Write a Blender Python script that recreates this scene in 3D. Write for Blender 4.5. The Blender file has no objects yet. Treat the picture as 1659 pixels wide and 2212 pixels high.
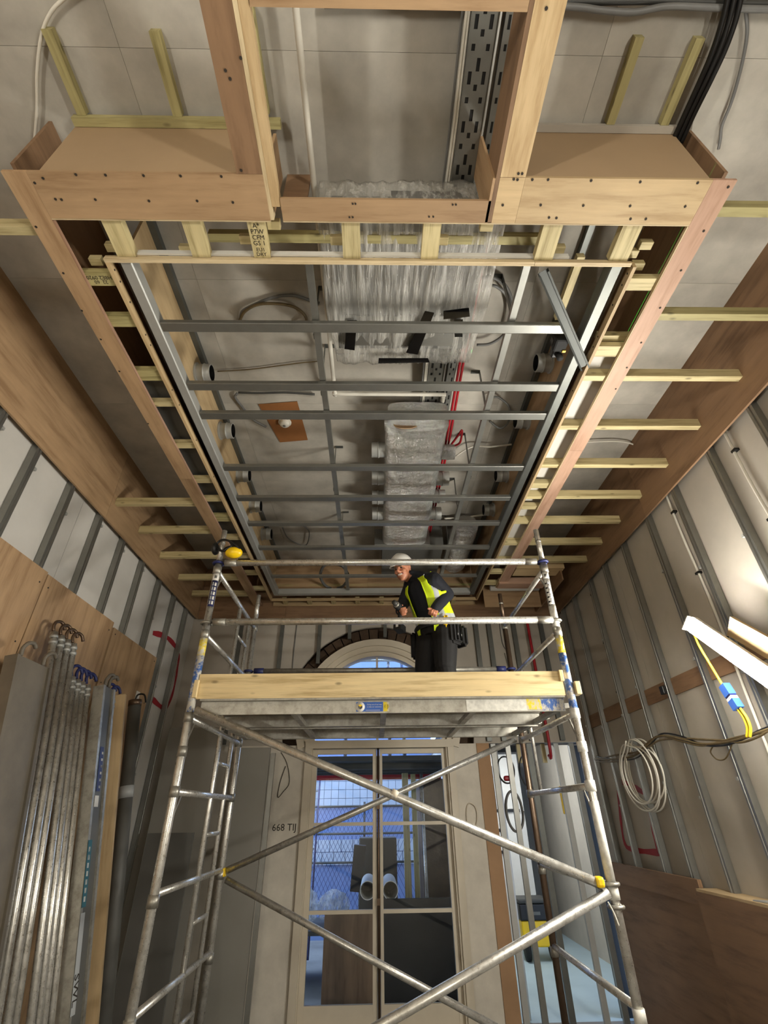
import bpy, bmesh, math, random
from mathutils import Vector, Matrix
random.seed(7)
scn = bpy.context.scene
COL = scn.collection
# ---------------------------------------------------------------- camera
FPX, PITCH, YAW, ROLL, CZ = 1024.0, math.radians(32.49), math.radians(1.373), math.radians(-0.857), 1.85
_f = Vector((math.sin(YAW)*math.cos(PITCH), math.cos(YAW)*math.cos(PITCH), math.sin(PITCH)))
_r0 = Vector((math.cos(YAW), -math.sin(YAW), 0)); _u0 = _r0.cross(_f)
_r = math.cos(ROLL)*_r0 + math.sin(ROLL)*_u0
_u = -math.sin(ROLL)*_r0 + math.cos(ROLL)*_u0
cam = bpy.data.cameras.new('camera'); camo = bpy.data.objects.new('camera', cam); COL.objects.link(camo)
cam.sensor_fit = 'VERTICAL'; cam.sensor_height = 36.0; cam.lens = 36.0*FPX/2212.0; cam.clip_start = 0.05; cam.clip_end = 200
camo.matrix_world = Matrix(((_r.x, _u.x, -_f.x, 0), (_r.y, _u.y, -_f.y, 0), (_r.z, _u.z, -_f.z, CZ), (0, 0, 0, 1)))
scn.camera = camo
CAM = Vector((0, 0, CZ))
def ray(x, y): return _f + (x-829.5)/FPX*_r - (y-1106)/FPX*_u
def oX(x, y, c): v = ray(x, y); return CAM + v*(c/v.x)
def oY(x, y, c): v = ray(x, y); return CAM + v*(c/v.y)
def oZ(x, y, c): v = ray(x, y); return CAM + v*((c-CZ)/v.z)
# ---------------------------------------------------------------- world and exposure
world = bpy.data.worlds.new('sky'); scn.world = world; world.use_nodes = True
_bg = world.node_tree.nodes['Background']
_bg.inputs[0].default_value = (0.50, 0.68, 1.0, 1); _bg.inputs[1].default_value = 2.7
scn.view_settings.view_transform = 'Standard'; scn.view_settings.look = 'None'
scn.view_settings.exposure = 1.0; scn.view_settings.gamma = 1.0; scn.view_settings.use_curve_mapping = False
TUBE_POWER = 140.0       # emission of the LED batten in view
REAR_POWER = 140.0        # emission of the added, unseen fill battens behind the viewpoint
scn.cycles.use_denoising = True
scn.cycles.max_bounces = 8; scn.cycles.diffuse_bounces = 4; scn.cycles.glossy_bounces = 4
scn.cycles.transparent_max_bounces = 16; scn.cycles.sample_clamp_indirect = 6.0
scn.cycles.caustics_reflective = False; scn.cycles.caustics_refractive = False
# room planes
XL, XR, YB, YF, ZS, ZF, ZR, ZT = -2.56, 2.64, 6.72, -3.2, 5.06, 4.26, 4.44, 4.458
# ---------------------------------------------------------------- materials
def srgb(h):
    h = h.lstrip('#'); o = []
    for i in (0, 2, 4):
        v = int(h[i:i+2], 16)/255.0
        o.append(v/12.92 if v <= 0.04045 else ((v+0.055)/1.055)**2.4)
    return (o[0], o[1], o[2], 1.0)
MATS = {}
class NT:
    def __init__(s, name):
        s.m = bpy.data.materials.new(name); s.m.use_nodes = True; s.t = s.m.node_tree
        s.b = s.t.nodes['Principled BSDF']; s.out = s.t.nodes['Material Output']
    def n(s, kind, **kw):
        nd = s.t.nodes.new(kind)
        for k, v in kw.items(): setattr(nd, k, v)
        return nd
    def l(s, a, b): s.t.links.new(a, b)
    def coords(s, scale, rnd=True):
        tc = s.n('ShaderNodeTexCoord'); mp = s.n('ShaderNodeMapping'); mp.inputs['Scale'].default_value = scale
        if rnd:
            oi = s.n('ShaderNodeObjectInfo'); mu = s.n('ShaderNodeMath', operation='MULTIPLY'); mu.inputs[1].default_value = 37.0
            s.l(oi.outputs['Random'], mu.inputs[0]); ad = s.n('ShaderNodeVectorMath', operation='ADD')
            s.l(tc.outputs['Object'], ad.inputs[0]); s.l(mu.outputs[0], ad.inputs[1]); s.l(ad.outputs[0], mp.inputs[0])
        else: s.l(tc.outputs['Object'], mp.inputs[0])
        return mp.outputs[0]
    def noise(s, co, scale, detail=4, rough=0.6):
        nz = s.n('ShaderNodeTexNoise'); s.l(co, nz.inputs['Vector'])
        nz.inputs['Scale'].default_value = scale; nz.inputs['Detail'].default_value = detail; nz.inputs['Roughness'].default_value = rough
        return nz.outputs['Fac']
    def ramp(s, fac, stops):
        r = s.n('ShaderNodeValToRGB'); s.l(fac, r.inputs[0]); e = r.color_ramp.elements
        while len(e) < len(stops): e.new(0.5)
        for el, (p, c) in zip(e, stops): el.position = p; el.color = c
        return r.outputs[0]
    def mixc(s, fac, a, b, mode='MIX'):
        mx = s.n('ShaderNodeMix', data_type='RGBA', blend_type=mode)
        if isinstance(fac, float): mx.inputs[0].default_value = fac
        else: s.l(fac, mx.inputs[0])
        for k, v in ((6, a), (7, b)):
            if isinstance(v, tuple): mx.inputs[k].default_value = v
            else: s.l(v, mx.inputs[k])
        return mx.outputs[2]
    def bump(s, h, dist=0.002, strength=0.5):
        bp = s.n('ShaderNodeBump'); bp.inputs['Distance'].default_value = dist; bp.inputs['Strength'].default_value = strength
        s.l(h, bp.inputs['Height']); s.l(bp.outputs[0], s.b.inputs['Normal'])
def mul(c, k): return (c[0]*k, c[1]*k, c[2]*k, 1)
def wood(name, base, dark, gloss=0.6, knots=False, fine=1.0, k=0.82):
    """three copies of one wood, grain along local x, y or z"""
    res = []
    for ax in range(3):
        q = NT(name + '_' + 'xyz'[ax]); sc = [44.0*fine]*3; sc[ax] = 1.6
        co = q.coords(tuple(sc)); f1 = q.noise(co, 1.0, 5, 0.65)
        col = q.ramp(f1, [(0.34, mul(srgb(dark), k)), (0.5, srgb(base)), (0.68, mul(srgb(base), 1.15))])
        co2 = q.coords((1, 1, 1)); f2 = q.noise(co2, 2.2, 3)
        col = q.mixc(q.ramp(f2, [(0.35, (0, 0, 0, 1)), (0.75, (0.45, 0.45, 0.45, 1))]), col, srgb(dark))
        if knots:
            sc2 = [13.0]*3; sc2[ax] = 5.5
            vo = q.n('ShaderNodeTexVoronoi'); q.l(q.coords(tuple(sc2)), vo.inputs['Vector']); vo.inputs['Scale'].default_value = 1.0
            col = q.mixc(q.ramp(vo.outputs['Distance'], [(0.06, (0.75, 0.75, 0.75, 1)), (0.17, (0, 0, 0, 1))]), col, mul(srgb(dark), 0.35))
        oi = q.n('ShaderNodeObjectInfo'); rr = q.ramp(oi.outputs['Random'], [(0.0, (0.86, 0.86, 0.86, 1)), (1.0, (1.08, 1.08, 1.08, 1))])
        col = q.mixc(1.0, col, rr, 'MULTIPLY')
        q.l(col, q.b.inputs['Base Color']); q.b.inputs['Roughness'].default_value = gloss
        q.bump(f1, 0.0015, 0.35); res.append(q.m)
    MATS[name] = res
def plain(name, hexc, rough=0.6, metal=0.0, var=0.12, scale=6.0, bump=0.0, bscale=30.0):
    q = NT(name); c = srgb(hexc); co = q.coords((1, 1, 1))
    f = q.noise(co, scale, 5, 0.62)
    q.l(q.ramp(f, [(0.3, mul(c, 1-var)), (0.7, mul(c, 1+var*0.6))]), q.b.inputs['Base Color'])
    q.b.inputs['Roughness'].default_value = rough; q.b.inputs['Metallic'].default_value = metal
    if bump: q.bump(q.noise(co, bscale, 4), bump, 0.6)
    MATS[name] = q.m; return q
wood('ply_tan', '#ad8f6c', '#957655', 0.6, fine=0.35, k=0.97)
wood('ply_pale', '#c2a981', '#ab8f66', 0.6, fine=0.35, k=0.97)
wood('ply_pink', '#b2907a', '#9c7860', 0.6, fine=0.4, k=0.97)
wood('ply_brown', '#8a6c50', '#74583f', 0.6, fine=0.3, k=0.97)
wood('ply_edge', '#cdbb97', '#a88f68', 0.6, fine=1.0)
wood('pine', '#c9bb8e', '#ab9a6a', 0.6, knots=True, fine=0.8)
wood('pine_green', '#b0a675', '#928857', 0.6, knots=True, fine=0.8)
wood('deal', '#dac596', '#c6ab78', 0.55, knots=True, fine=0.6)
plain('board_white', '#cecbc4', 0.75, var=0.10, scale=1.5)
plain('board_grey', '#b4ada1', 0.8, var=0.13, scale=1.7)
plain('slab', '#b3aea3', 0.85, var=0.22, scale=3.2, bump=0.002, bscale=12)
plain('mdf', '#a38a6b', 0.7, var=0.06, scale=2.0)
plain('plaster', '#d6cfc1', 0.85, var=0.14, scale=4.0, bump=0.002, bscale=14)
plain('plaster_raw', '#a98766', 0.85, var=0.12, scale=3.0)
plain('joinery', '#d2c8b4', 0.5, var=0.05)
plain('concrete', '#77736c', 0.85, var=0.2, scale=2.5, bump=0.002)
plain('floor_blue', '#a9bcc2', 0.6, var=0.08, scale=2.0)
plain('galv', '#94948f', 0.42, 0.85, var=0.10, scale=9)
plain('galv_dark', '#6e706c', 0.5, 0.8, var=0.10, scale=9)
plain('galv_bright', '#b4b5b1', 0.55, 0.55, var=0.06, scale=9)
plain('steel_brown', '#6d5b4c', 0.4, 0.8, var=0.2, scale=12)
plain('black', '#0d0d0d', 0.45, var=0.2)
plain('black_gloss', '#0b0b0c', 0.15, var=0.2)
plain('rubber', '#161616', 0.75, var=0.2)
plain('grey_cable', '#6c6c6a', 0.5, var=0.1)
plain('cable_brown', '#6a5a3c', 0.6, var=0.25, scale=20)
plain('white_plastic', '#dcd8cc', 0.4, var=0.04)
plain('white_paint', '#d8d6cf', 0.5, var=0.05)
plain('yellow', '#f0c70c', 0.4, var=0.06)
plain('yellow_cable', '#e8c92e', 0.45, var=0.05)
plain('blue', '#3560b0', 0.45, var=0.08)
plain('blue_dark', '#20275a', 0.5, var=0.1)
plain('deck_old', '#6a6357', 0.6, var=0.2, scale=5)
plain('panel_grey', '#8b8880', 0.4, var=0.08, scale=2)
plain('track_dark', '#3d403d', 0.45, 0.4, var=0.1)
plain('worn_white', '#d3d1c8', 0.5, var=0.25, scale=30)
plain('red', '#a01622', 0.45, var=0.1)
plain('red_mark', '#9c1f2b', 0.7, var=0.15)
plain('brown_patch', '#8b5a2e', 0.8, var=0.12)
plain('teal', '#2a6270', 0.5, var=0.1)
plain('ink', '#2b241c', 0.8, var=0.1)
plain('dark_grey', '#3a3a37', 0.55, var=0.12)
plain('mid_grey', '#5d5d59', 0.5, var=0.12, scale=2.0)
plain('brick_dark', '#4b3a2b', 0.9, var=0.35, scale=9.0, bump=0.006, bscale=25)
plain('tile', '#b4bcc8', 0.35, var=0.10, scale=2.0)
plain('tile_blue', '#7388b5', 0.45, var=0.12, scale=2.0)
plain('outside_wall', '#8e8a84', 0.85, var=0.2, scale=2.0)
plain('skin', '#b5785a', 0.5, var=0.06)
plain('lips', '#6e2f28', 0.5, var=0.05)
plain('eye', '#1c1512', 0.3, var=0.05)
plain('teeth', '#d8cfc2', 0.4, var=0.02)
plain('navy', '#12151f', 0.85, var=0.25, scale=12, bump=0.006, bscale=9)
plain('trouser', '#0e0d0d', 0.8, var=0.3, scale=10, bump=0.006, bscale=8)
plain('hivis', '#c9e010', 0.6, var=0.06, bump=0.004, bscale=10)
plain('silver_tape', '#aeb2b3', 0.35, var=0.06)
plain('hat', '#e4e2dc', 0.3, var=0.03)
def scuffed(name, hexc, rough, dirt):
    q = NT(name); co = q.coords((1, 1, 1)); c = srgb(hexc)
    a = q.noise(co, 14, 6, 0.7); b = q.noise(co, 60, 3, 0.6)
    col = q.mixc(q.ramp(a, [(0.42, (0, 0, 0, 1)), (0.72, (0.8, 0.8, 0.8, 1))]), c, srgb(dirt))
    q.l(col, q.b.inputs['Base Color']); q.b.inputs['Metallic'].default_value = 0.75
    q.l(q.ramp(b, [(0.3, (rough*0.8,)*3+(1,)), (0.7, (rough*1.35,)*3+(1,))]), q.b.inputs['Roughness'])
    q.bump(b, 0.0003, 0.25); MATS[name] = q.m
def worn(name, hexc):
    q = NT(name); co = q.coords((1, 1, 0.5)); a = q.noise(co, 16, 6, 0.75)
    fac = q.ramp(a, [(0.47, (0, 0, 0, 1)), (0.56, (1, 1, 1, 1))])
    q.l(q.mixc(fac, srgb(hexc), srgb('#bdb9ae')), q.b.inputs['Base Color']); q.b.inputs['Roughness'].default_value = 0.42
    MATS[name] = q.m
worn('blue_paint', '#3a5f9f'); worn('yellow_paint', '#d9c21e')
scuffed('alu', '#d6d4cd', 0.30, '#a19d92')
scuffed('alu_dull', '#a7a49a', 0.42, '#75716a')
scuffed('deck_alu', '#b5b2a8', 0.45, '#827c70')
q = plain('foil', '#d6d6d3', 0.16, 0.95, var=0.12, scale=5)
_co = q.coords((1, 1, 1)); q.bump(q.noise(_co, 20, 6, 0.7), 0.06, 0.9)
q = plain('foil_crinkle', '#dcdcd8', 0.2, 0.95, var=0.15, scale=12)
_co = q.coords((1, 1, 1)); q.bump(q.noise(_co, 90, 4, 0.7), 0.03, 1.0)
def film():
    q = NT('film'); co = q.coords((30, 3.0, 12), False); h = q.noise(co, 1.0, 5, 0.6)
    q.b.inputs['Base Color'].default_value = srgb('#d6d4cc'); q.b.inputs['Roughness'].default_value = 0.16
    q.b.inputs['Specular IOR Level'].default_value = 0.9
    q.bump(h, 0.03, 0.9)
    tr = q.n('ShaderNodeBsdfTransparent'); mx = q.n('ShaderNodeMixShader')
    q.l(q.ramp(h, [(0.40, (0.22,)*3+(1,)), (0.72, (0.75,)*3+(1,))]), mx.inputs[0])
    q.l(tr.outputs[0], mx.inputs[1]); q.l(q.b.outputs[0], mx.inputs[2]); q.l(mx.outputs[0], q.out.inputs[0])
    MATS['film'] = q.m
film()
def glass():
    q = NT('glass'); tr = q.n('ShaderNodeBsdfTransparent'); tr.inputs[0].default_value = (0.93, 0.95, 0.96, 1)
    gl = q.n('ShaderNodeBsdfGlossy'); gl.inputs['Roughness'].default_value = 0.03
    fr = q.n('ShaderNodeFresnel'); fr.inputs[0].default_value = 1.45; mx = q.n('ShaderNodeMixShader')
    q.l(fr.outputs[0], mx.inputs[0]); q.l(tr.outputs[0], mx.inputs[1]); q.l(gl.outputs[0], mx.inputs[2]); q.l(mx.outputs[0], q.out.inputs[0])
    MATS['glass'] = q.m
glass()
def emit(name, col, power):
    q = NT(name); q.b.inputs['Emission Color'].default_value = col; q.b.inputs['Emission Strength'].default_value = power
    q.b.inputs['Base Color'].default_value = (0.8, 0.8, 0.8, 1); MATS[name] = q.m
emit('led', (1.0, 0.955, 0.86, 1), TUBE_POWER)
emit('led_rear', (1.0, 0.955, 0.86, 1), REAR_POWER)
emit('led_cool', (0.93, 0.97, 1.0, 1), 45.0)
# ---------------------------------------------------------------- mesh helpers
WM = {}
def mat_for(m, ax=0):
    v = MATS[m] if isinstance(m, str) else m
    return v[ax] if isinstance(v, list) else v
def put(o, parent=None, wm=None):
    COL.objects.link(o); WM[o.name] = wm or Matrix.Translation(o.location)
    if wm: o.matrix_world = wm
    if parent is not None:
        o.parent = parent; o.matrix_parent_inverse = WM[parent.name].inverted()
    return o
def raw(name, verts, faces, m, parent=None, smooth=False, ax=0, origin=None, mats=None, fmat=None):
    vs = [Vector(v) for v in verts]
    if origin is None:
        lo = Vector((min(v.x for v in vs), min(v.y for v in vs), min(v.z for v in vs)))
        hi = Vector((max(v.x for v in vs), max(v.y for v in vs), max(v.z for v in vs))); origin = (lo+hi)/2
    me = bpy.data.meshes.new(name); me.from_pydata([v-origin for v in vs], [], faces)
    for mm in (mats or [m]): me.materials.append(mat_for(mm, ax))
    if fmat: me.polygons.foreach_set('material_index', fmat)
    if smooth: me.polygons.foreach_set('use_smooth', [True]*len(me.polygons))
    me.update(); o = bpy.data.objects.new(name, me); o.location = origin
    return put(o, parent)
BF = [(0, 3, 2, 1), (4, 5, 6, 7), (0, 1, 5, 4), (1, 2, 6, 5), (2, 3, 7, 6), (3, 0, 4, 7)]
def box_v(x0, x1, y0, y1, z0, z1):
    return [(x0, y0, z0), (x1, y0, z0), (x1, y1, z0), (x0, y1, z0), (x0, y0, z1), (x1, y0, z1), (x1, y1, z1), (x0, y1, z1)]
def box(name, x0, x1, y0, y1, z0, z1, m, parent=None, ax=None, bevel=0.0):
    d = (x1-x0, y1-y0, z1-z0)
    if ax is None: ax = d.index(max(d))
    if bevel:
        bm = bmesh.new(); vs = [bm.verts.new(v) for v in box_v(x0, x1, y0, y1, z0, z1)]
        for f in BF: bm.faces.new([vs[i] for i in f])
        bmesh.ops.bevel(bm, geom=bm.edges[:], offset=bevel, segments=2, affect='EDGES', profile=0.5)
        return from_bm(name, bm, m, parent, ax)
    return raw(name, box_v(x0, x1, y0, y1, z0, z1), BF, m, parent, ax=ax)
def from_bm(name, bm, m, parent=None, ax=0, smooth=False):
    bmesh.ops.recalc_face_normals(bm, faces=bm.faces[:])
    bm.verts.index_update(); v = [tuple(x.co) for x in bm.verts]; f = [[q.index for q in p.verts] for p in bm.faces]; bm.free()
    return raw(name, v, f, m, parent, smooth, ax)
def frame_of(a, b, up=Vector((0, 0, 1))):
    x = (b-a).normalized()
    if abs(x.dot(up)) > 0.98: up = Vector((0, 1, 0))
    y = up.cross(x).normalized(); z = x.cross(y); return x, y, z
def local_obj(name, a, b, up, verts, faces, m, parent, smooth=False, mats=None, fmat=None):
    """verts in local frame: x along a->b (0..1 scaled to length given), placed at the middle of a-b"""
    x, y, z = frame_of(a, b, up); mid = (a+b)/2
    wm = Matrix(((x.x, y.x, z.x, mid.x), (x.y, y.y, z.y, mid.y), (x.z, y.z, z.z, mid.z), (0, 0, 0, 1)))
    me = bpy.data.meshes.new(name); me.from_pydata(verts, [], faces)
    for mm in (mats or [m]): me.materials.append(mat_for(mm, 0))
    if fmat: me.polygons.foreach_set('material_index', fmat)
    if smooth: me.polygons.foreach_set('use_smooth', [True]*len(me.polygons))
    me.update(); return put(bpy.data.objects.new(name, me), parent, wm)
def beam(name, a, b, w, h, m, parent=None, up=(0, 0, 1)):
    a, b = Vector(a), Vector(b); L = (b-a).length/2
    return local_obj(name, a, b, Vector(up), box_v(-L, L, -w/2, w/2, -h/2, h/2), BF, m, parent)
def tube_vf(rings, seg):
    """rings: list of (x, radius) along local x, closed ends"""
    v, f = [], []
    for (x, r) in rings:
        for k in range(seg):
            t = 2*math.pi*k/seg; v.append((x, r*math.cos(t), r*math.sin(t)))
    for i in range(len(rings)-1):
        for k in range(seg):
            k2 = (k+1) % seg; f.append((i*seg+k, i*seg+k2, (i+1)*seg+k2, (i+1)*seg+k))
    f.append(tuple(range(seg-1, -1, -1))); n = (len(rings)-1)*seg; f.append(tuple(range(n, n+seg)))
    return v, f
def tube(name, a, b, r, m, parent=None, seg=14, rings=None):
    a, b = Vector(a), Vector(b); L = (b-a).length/2
    v, f = tube_vf(rings or [(-L, r), (L, r)], seg)
    return local_obj(name, a, b, Vector((0, 0, 1)), v, f, m, parent, True)
def fix_smooth(o, ang=40):
    me = o.data; me.polygons.foreach_set('use_smooth', [True]*len(me.polygons))
    try: me.set_sharp_from_angle(angle=math.radians(ang))
    except Exception: pass
    return o
def smooth_path(pts, n=6, closed=False):
    P = [Vector(p) for p in pts]; out = []; N = len(P)
    rng = range(N if closed else N-1)
    for i in rng:
        p0 = P[(i-1) % N] if (closed or i > 0) else P[i]; p1 = P[i]; p2 = P[(i+1) % N]
        p3 = P[(i+2) % N] if (closed or i+2 < N) else p2
        for k in range(n):
            t = k/n
            out.append(0.5*((2*p1)+(-p0+p2)*t+(2*p0-5*p1+4*p2-p3)*t*t+(-p0+3*p1-3*p2+p3)*t**3))
    if not closed: out.append(P[-1])
    return out
def cable(name, pts, r, m, parent=None, n=6, seg=7, closed=False, smooth=True):
    P = smooth_path(pts, n, closed) if smooth else [Vector(p) for p in pts]
    v, f = [], []; N = len(P); prev = None
    for i, p in enumerate(P):
        t = (P[(i+1) % N]-P[i-1]) if closed else (P[min(i+1, N-1)]-P[max(i-1, 0)])
        t = t.normalized() if t.length > 1e-9 else Vector((0, 0, 1))
        if prev is None:
            u = t.orthogonal().normalized()
        else:
            u = (prev - t*prev.dot(t)); u = u.normalized() if u.length > 1e-6 else t.orthogonal().normalized()
        prev = u; w = t.cross(u)
        for k in range(seg):
            a = 2*math.pi*k/seg; v.append(p + r*(math.cos(a)*u + math.sin(a)*w))
    for i in range(N if closed else N-1):
        j = (i+1) % N
        for k in range(seg):
            k2 = (k+1) % seg; f.append((i*seg+k, i*seg+k2, j*seg+k2, j*seg+k))
    if not closed: f.append(tuple(range(seg-1, -1, -1))); f.append(tuple(range((N-1)*seg, N*seg)))
    return raw(name, v, f, m, parent, True)
def profile(name, pts, axis, a0, a1, m, parent=None, ax=None):
    """open sheet-metal section: 2D polyline pts extruded along axis; given thickness by solidify-free double wall"""
    v, f = [], []; n = len(pts)
    for t in (a0, a1):
        for (p, q) in pts:
            v.append({'x': (t, p, q), 'y': (p, t, q), 'z': (p, q, t)}[axis])
    for i in range(n-1): f.append((i, i+1, n+i+1, n+i))
    o = raw(name, v, f, m, parent, ax='xyz'.index(axis)); 
    md = o.modifiers.new('sheet', 'SOLIDIFY'); md.thickness = 0.0015; md.offset = 0
    return o
def sheet(name, pts3, m, parent=None, thick=0.002):
    """flat polygon with thickness"""
    P = [Vector(p) for p in pts3]; nrm = (P[1]-P[0]).cross(P[2]-P[0]).normalized()*thick; n = len(P)
    v = P + [p+nrm for p in P]; f = [tuple(range(n-1, -1, -1)), tuple(range(n, 2*n))]
    for i in range(n): j = (i+1) % n; f.append((i, j, n+j, n+i))
    return raw(name, v, f, m, parent)
def text(name, s, loc, xdir, zdir, size, m, parent=None, extrude=0.0006):
    cu = bpy.data.curves.new(name, 'FONT'); cu.body = s; cu.size = size; cu.extrude = extrude; cu.align_x = 'CENTER'; cu.align_y = 'CENTER'
    cu.resolution_u = 2
    t = bpy.data.objects.new(name+'_t', cu); COL.objects.link(t)
    me = bpy.data.meshes.new_from_object(t.evaluated_get(bpy.context.evaluated_depsgraph_get()))
    bpy.data.objects.remove(t); me.name = name; me.materials.clear(); me.materials.append(mat_for(m))
    x = Vector(xdir).normalized(); y = Vector(zdir).normalized(); z = x.cross(y); l = Vector(loc)
    wm = Matrix(((x.x, y.x, z.x, l.x), (x.y, y.y, z.y, l.y), (x.z, y.z, z.z, l.z), (0, 0, 0, 1)))
    return put(bpy.data.objects.new(name, me), parent, wm)
def tag(o, label=None, cat=None, group=None, kind=None):
    if label: o['label'] = label
    if cat: o['category'] = cat
    if group: o['group'] = group
    if kind: o['kind'] = kind
    return o
def thing(name, loc, label=None, cat=None, group=None, kind=None):
    o = bpy.data.objects.new(name, None); o.location = loc; o.empty_display_size = 0.1
    put(o); return tag(o, label, cat, group, kind)
def discs(name, centres, normal, r, m, parent, h=0.002, seg=7):
    """small screw heads, too small to pick apart"""
    v, f = [], []; nz = Vector(normal).normalized(); u = nz.orthogonal().normalized(); w = nz.cross(u)
    for c in centres:
        c = Vector(c); b = len(v)
        for k in range(seg):
            a = 2*math.pi*k/seg; v.append(c + r*(math.cos(a)*u+math.sin(a)*w) + nz*h)
        for k in range(seg):
            a = 2*math.pi*k/seg; v.append(c + r*(math.cos(a)*u+math.sin(a)*w))
        f.append(tuple(range(b, b+seg)))
        for k in range(seg): k2 = (k+1) % seg; f.append((b+k, b+seg+k, b+seg+k2, b+k2))
    o = raw(name, v, f, m, parent); o['kind'] = 'stuff'; return o
# ================================================================ THE SETTING
tag(box('floor', XL-0.3, XR+0.3, YF-0.2, YB+0.25, -0.12, 0, 'concrete'), 'bare grey concrete floor of the room', 'floor', kind='structure')
ceil = tag(box('ceiling', XL-0.3, XR+0.3, YF-0.2, YB+0.3, ZS, ZS+0.15, 'slab'), 'grey boarded upper ceiling above the timber framework', 'ceiling', kind='structure')
xs = [XL-0.1, -1.25, 1.15, XR+0.1]; ys = [YF, -0.44, 0.76, 1.96, 3.16, 4.36, 5.56, YB]
for i in range(3):
    for j in range(len(ys)-1):
        box('plasterboard_sheet', xs[i]+0.0008, xs[i+1]-0.0008, ys[j]+0.0008, ys[j+1]-0.0008, ZS-0.0125, ZS, 'slab', ceil)
ZC = ZS-0.0125
def stud(wall, x, y, sgn, z0, z1, m):
    """furring channel on a side wall; sgn=+1 faces +x"""
    s = sgn
    pts = [(x-0.05*s, y-0.026), (x, y-0.026), (x, y-0.008), (x-0.007*s, y-0.005), (x-0.007*s, y+0.005), (x, y+0.008), (x, y+0.026), (x-0.05*s, y+0.026)]
    o = profile('metal_stud', pts, 'z', z0, z1, m, wall)
    z = z0+0.55+random.random()*0.2
    while z < 4.2:
        xa, xb = sorted((x-0.06*s, x+0.004*s))
        box('stud_bracket', xa, xb, y+0.027, y+0.052, z, z+0.022, 'galv_bright', o); z += 0.78+random.random()*0.15
    return o
# left wall
wl = tag(box('wall_left', XL-0.3, XL-0.09, YF, YB, 0, ZS, 'concrete'), 'left wall of white boards behind steel furring studs', 'wall', kind='structure')
for a, b in ((YF, -1.2), (-1.2, 0.0), (0.0, 1.2), (1.2, 2.4), (2.4, 3.62), (3.62, 4.82), (4.82, 6.02), (6.02, YB)):
    box('plasterboard_sheet', XL-0.09, XL-0.077, a+0.002, b-0.002, 0, ZS-0.02, 'board_white', wl, ax=2)
for y in (-2.0, -1.0, 0.0, 0.5, 0.98, 1.47, 1.95, 2.47, 2.87, 3.36, 3.86, 4.34, 4.83, 5.33, 5.83, 6.30):
    stud(wl, XL-0.021, y, 1, 0.0, 4.7, 'galv')
for a, b, top in ((1.0, 2.20, 3.44), (2.21, 3.37, 3.45), (3.38, 4.47, 3.44), (4.50, 5.56, 3.40)):
    o = box('plywood_sheet', XL+0.03, XL+0.048, a, b, 0.02, top, 'ply_tan', wl, ax=2)
    box('plywood_edge', XL-0.02, XL+0.03, a, b, top-0.045, top, 'ply_edge', o)
    discs('screw', [(XL+0.048, yy, zz) for yy in (a+0.05, b-0.05) for zz in (3.35, 2.9, 2.3, 1.7)], (1, 0, 0), 0.007, 'ink', o)
box('paper_label', XL+0.049, XL+0.051, 5.27, 5.36, 2.70, 2.98, 'white_paint', wl)
def redline(name, pts, X, w, parent, s):
    P = smooth_path([oX(a, b, X) for a, b in pts], 5); v, f = [], []
    for i, p in enumerate(P):
        t = (P[min(i+1, len(P)-1)]-P[max(i-1, 0)]).normalized(); nn = Vector((s, 0, 0)).cross(t)*w*(0.8+0.4*math.sin(i*0.7)**2)
        v += [p+nn/2+Vector((s*0.002, 0, 0)), p-nn/2+Vector((s*0.002, 0, 0))]
    for i in range(len(P)-1): f.append((2*i, 2*i+1, 2*i+3, 2*i+2))
    return raw(name, v, f, 'red_mark', parent)
redline('red_marking', [(330, 1367), (362, 1378), (385, 1410), (382, 1450), (372, 1500), (356, 1530), (330, 1511)], XL-0.075, 0.06, wl, 1)
# right wall
wr = tag(box('wall_right', XR+0.09, XR+0.3, YF, YB, 0, ZS, 'concrete'), 'right wall of grey boards behind thin steel studs', 'wall', kind='structure')
for a, b in ((YF, -1.2), (-1.2, 0.0), (0.0, 1.2), (1.2, 2.4), (2.4, 3.6), (3.6, 4.8), (4.8, 6.0), (6.0, YB)):
    box('plasterboard_sheet', XR+0.077, XR+0.09, a+0.002, b-0.002, 0, ZS-0.02, 'board_grey', wr, ax=2)
for y in (-2.0, -1.0, 0.0, 0.5, 0.98, 1.45, 1.92, 2.40, 2.90, 3.43, 3.91, 4.46, 4.96, 5.40, 5.97, 6.42):
    stud(wr, XR+0.021, y, -1, 1.3, 4.7, 'galv')
box('timber_rail', XR+0.060, XR+0.076, 2.2, 6.4, 2.72, 2.86, 'ply_brown', wr)
for y in (2.70, 3.56, 5.46):                                            # white conduits clipped to the boards
    c = cable('conduit', [(XR+0.055, y, 4.6), (XR+0.055, y+0.01, 3.9), (XR+0.055, y-0.015, 3.2), (XR+0.055, y+0.01, 2.5), (XR+0.055, y+0.02, 1.5)], 0.011, 'white_plastic', wr)
    for z in (4.1, 3.5, 2.95): box('clip', XR+0.04, XR+0.076, y-0.022, y+0.022, z, z+0.018, 'black', c)
box('plywood_sheet', XR-0.03, XR-0.012, 4.78, 6.55, 0.01, 1.37, 'ply_brown', wr, ax=1)
box('plywood_strip', XR-0.045, XR-0.031, 4.78, 6.50, 1.20, 1.37, 'ply_brown', wr)
box('plywood_sheet', XR-0.09, XR-0.032, 3.55, 4.77, 0.01, 1.30, 'ply_brown', wr, ax=1)
box('plywood_sheet', XR-0.09, XR-0.032, 2.3, 3.54, 0.01, 1.30, 'ply_brown', wr, ax=1)
box('plywood_ledge', XR-0.09, XR+0.075, 2.3, 4.75, 1.301, 1.319, 'ply_pale', wr)
redline('red_marking', [(1395, 1715), (1350, 1690), (1336, 1702), (1340, 1760), (1350, 1822), (1372, 1836), (1425, 1842)], XR+0.074, 0.05, wr, -1)
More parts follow.
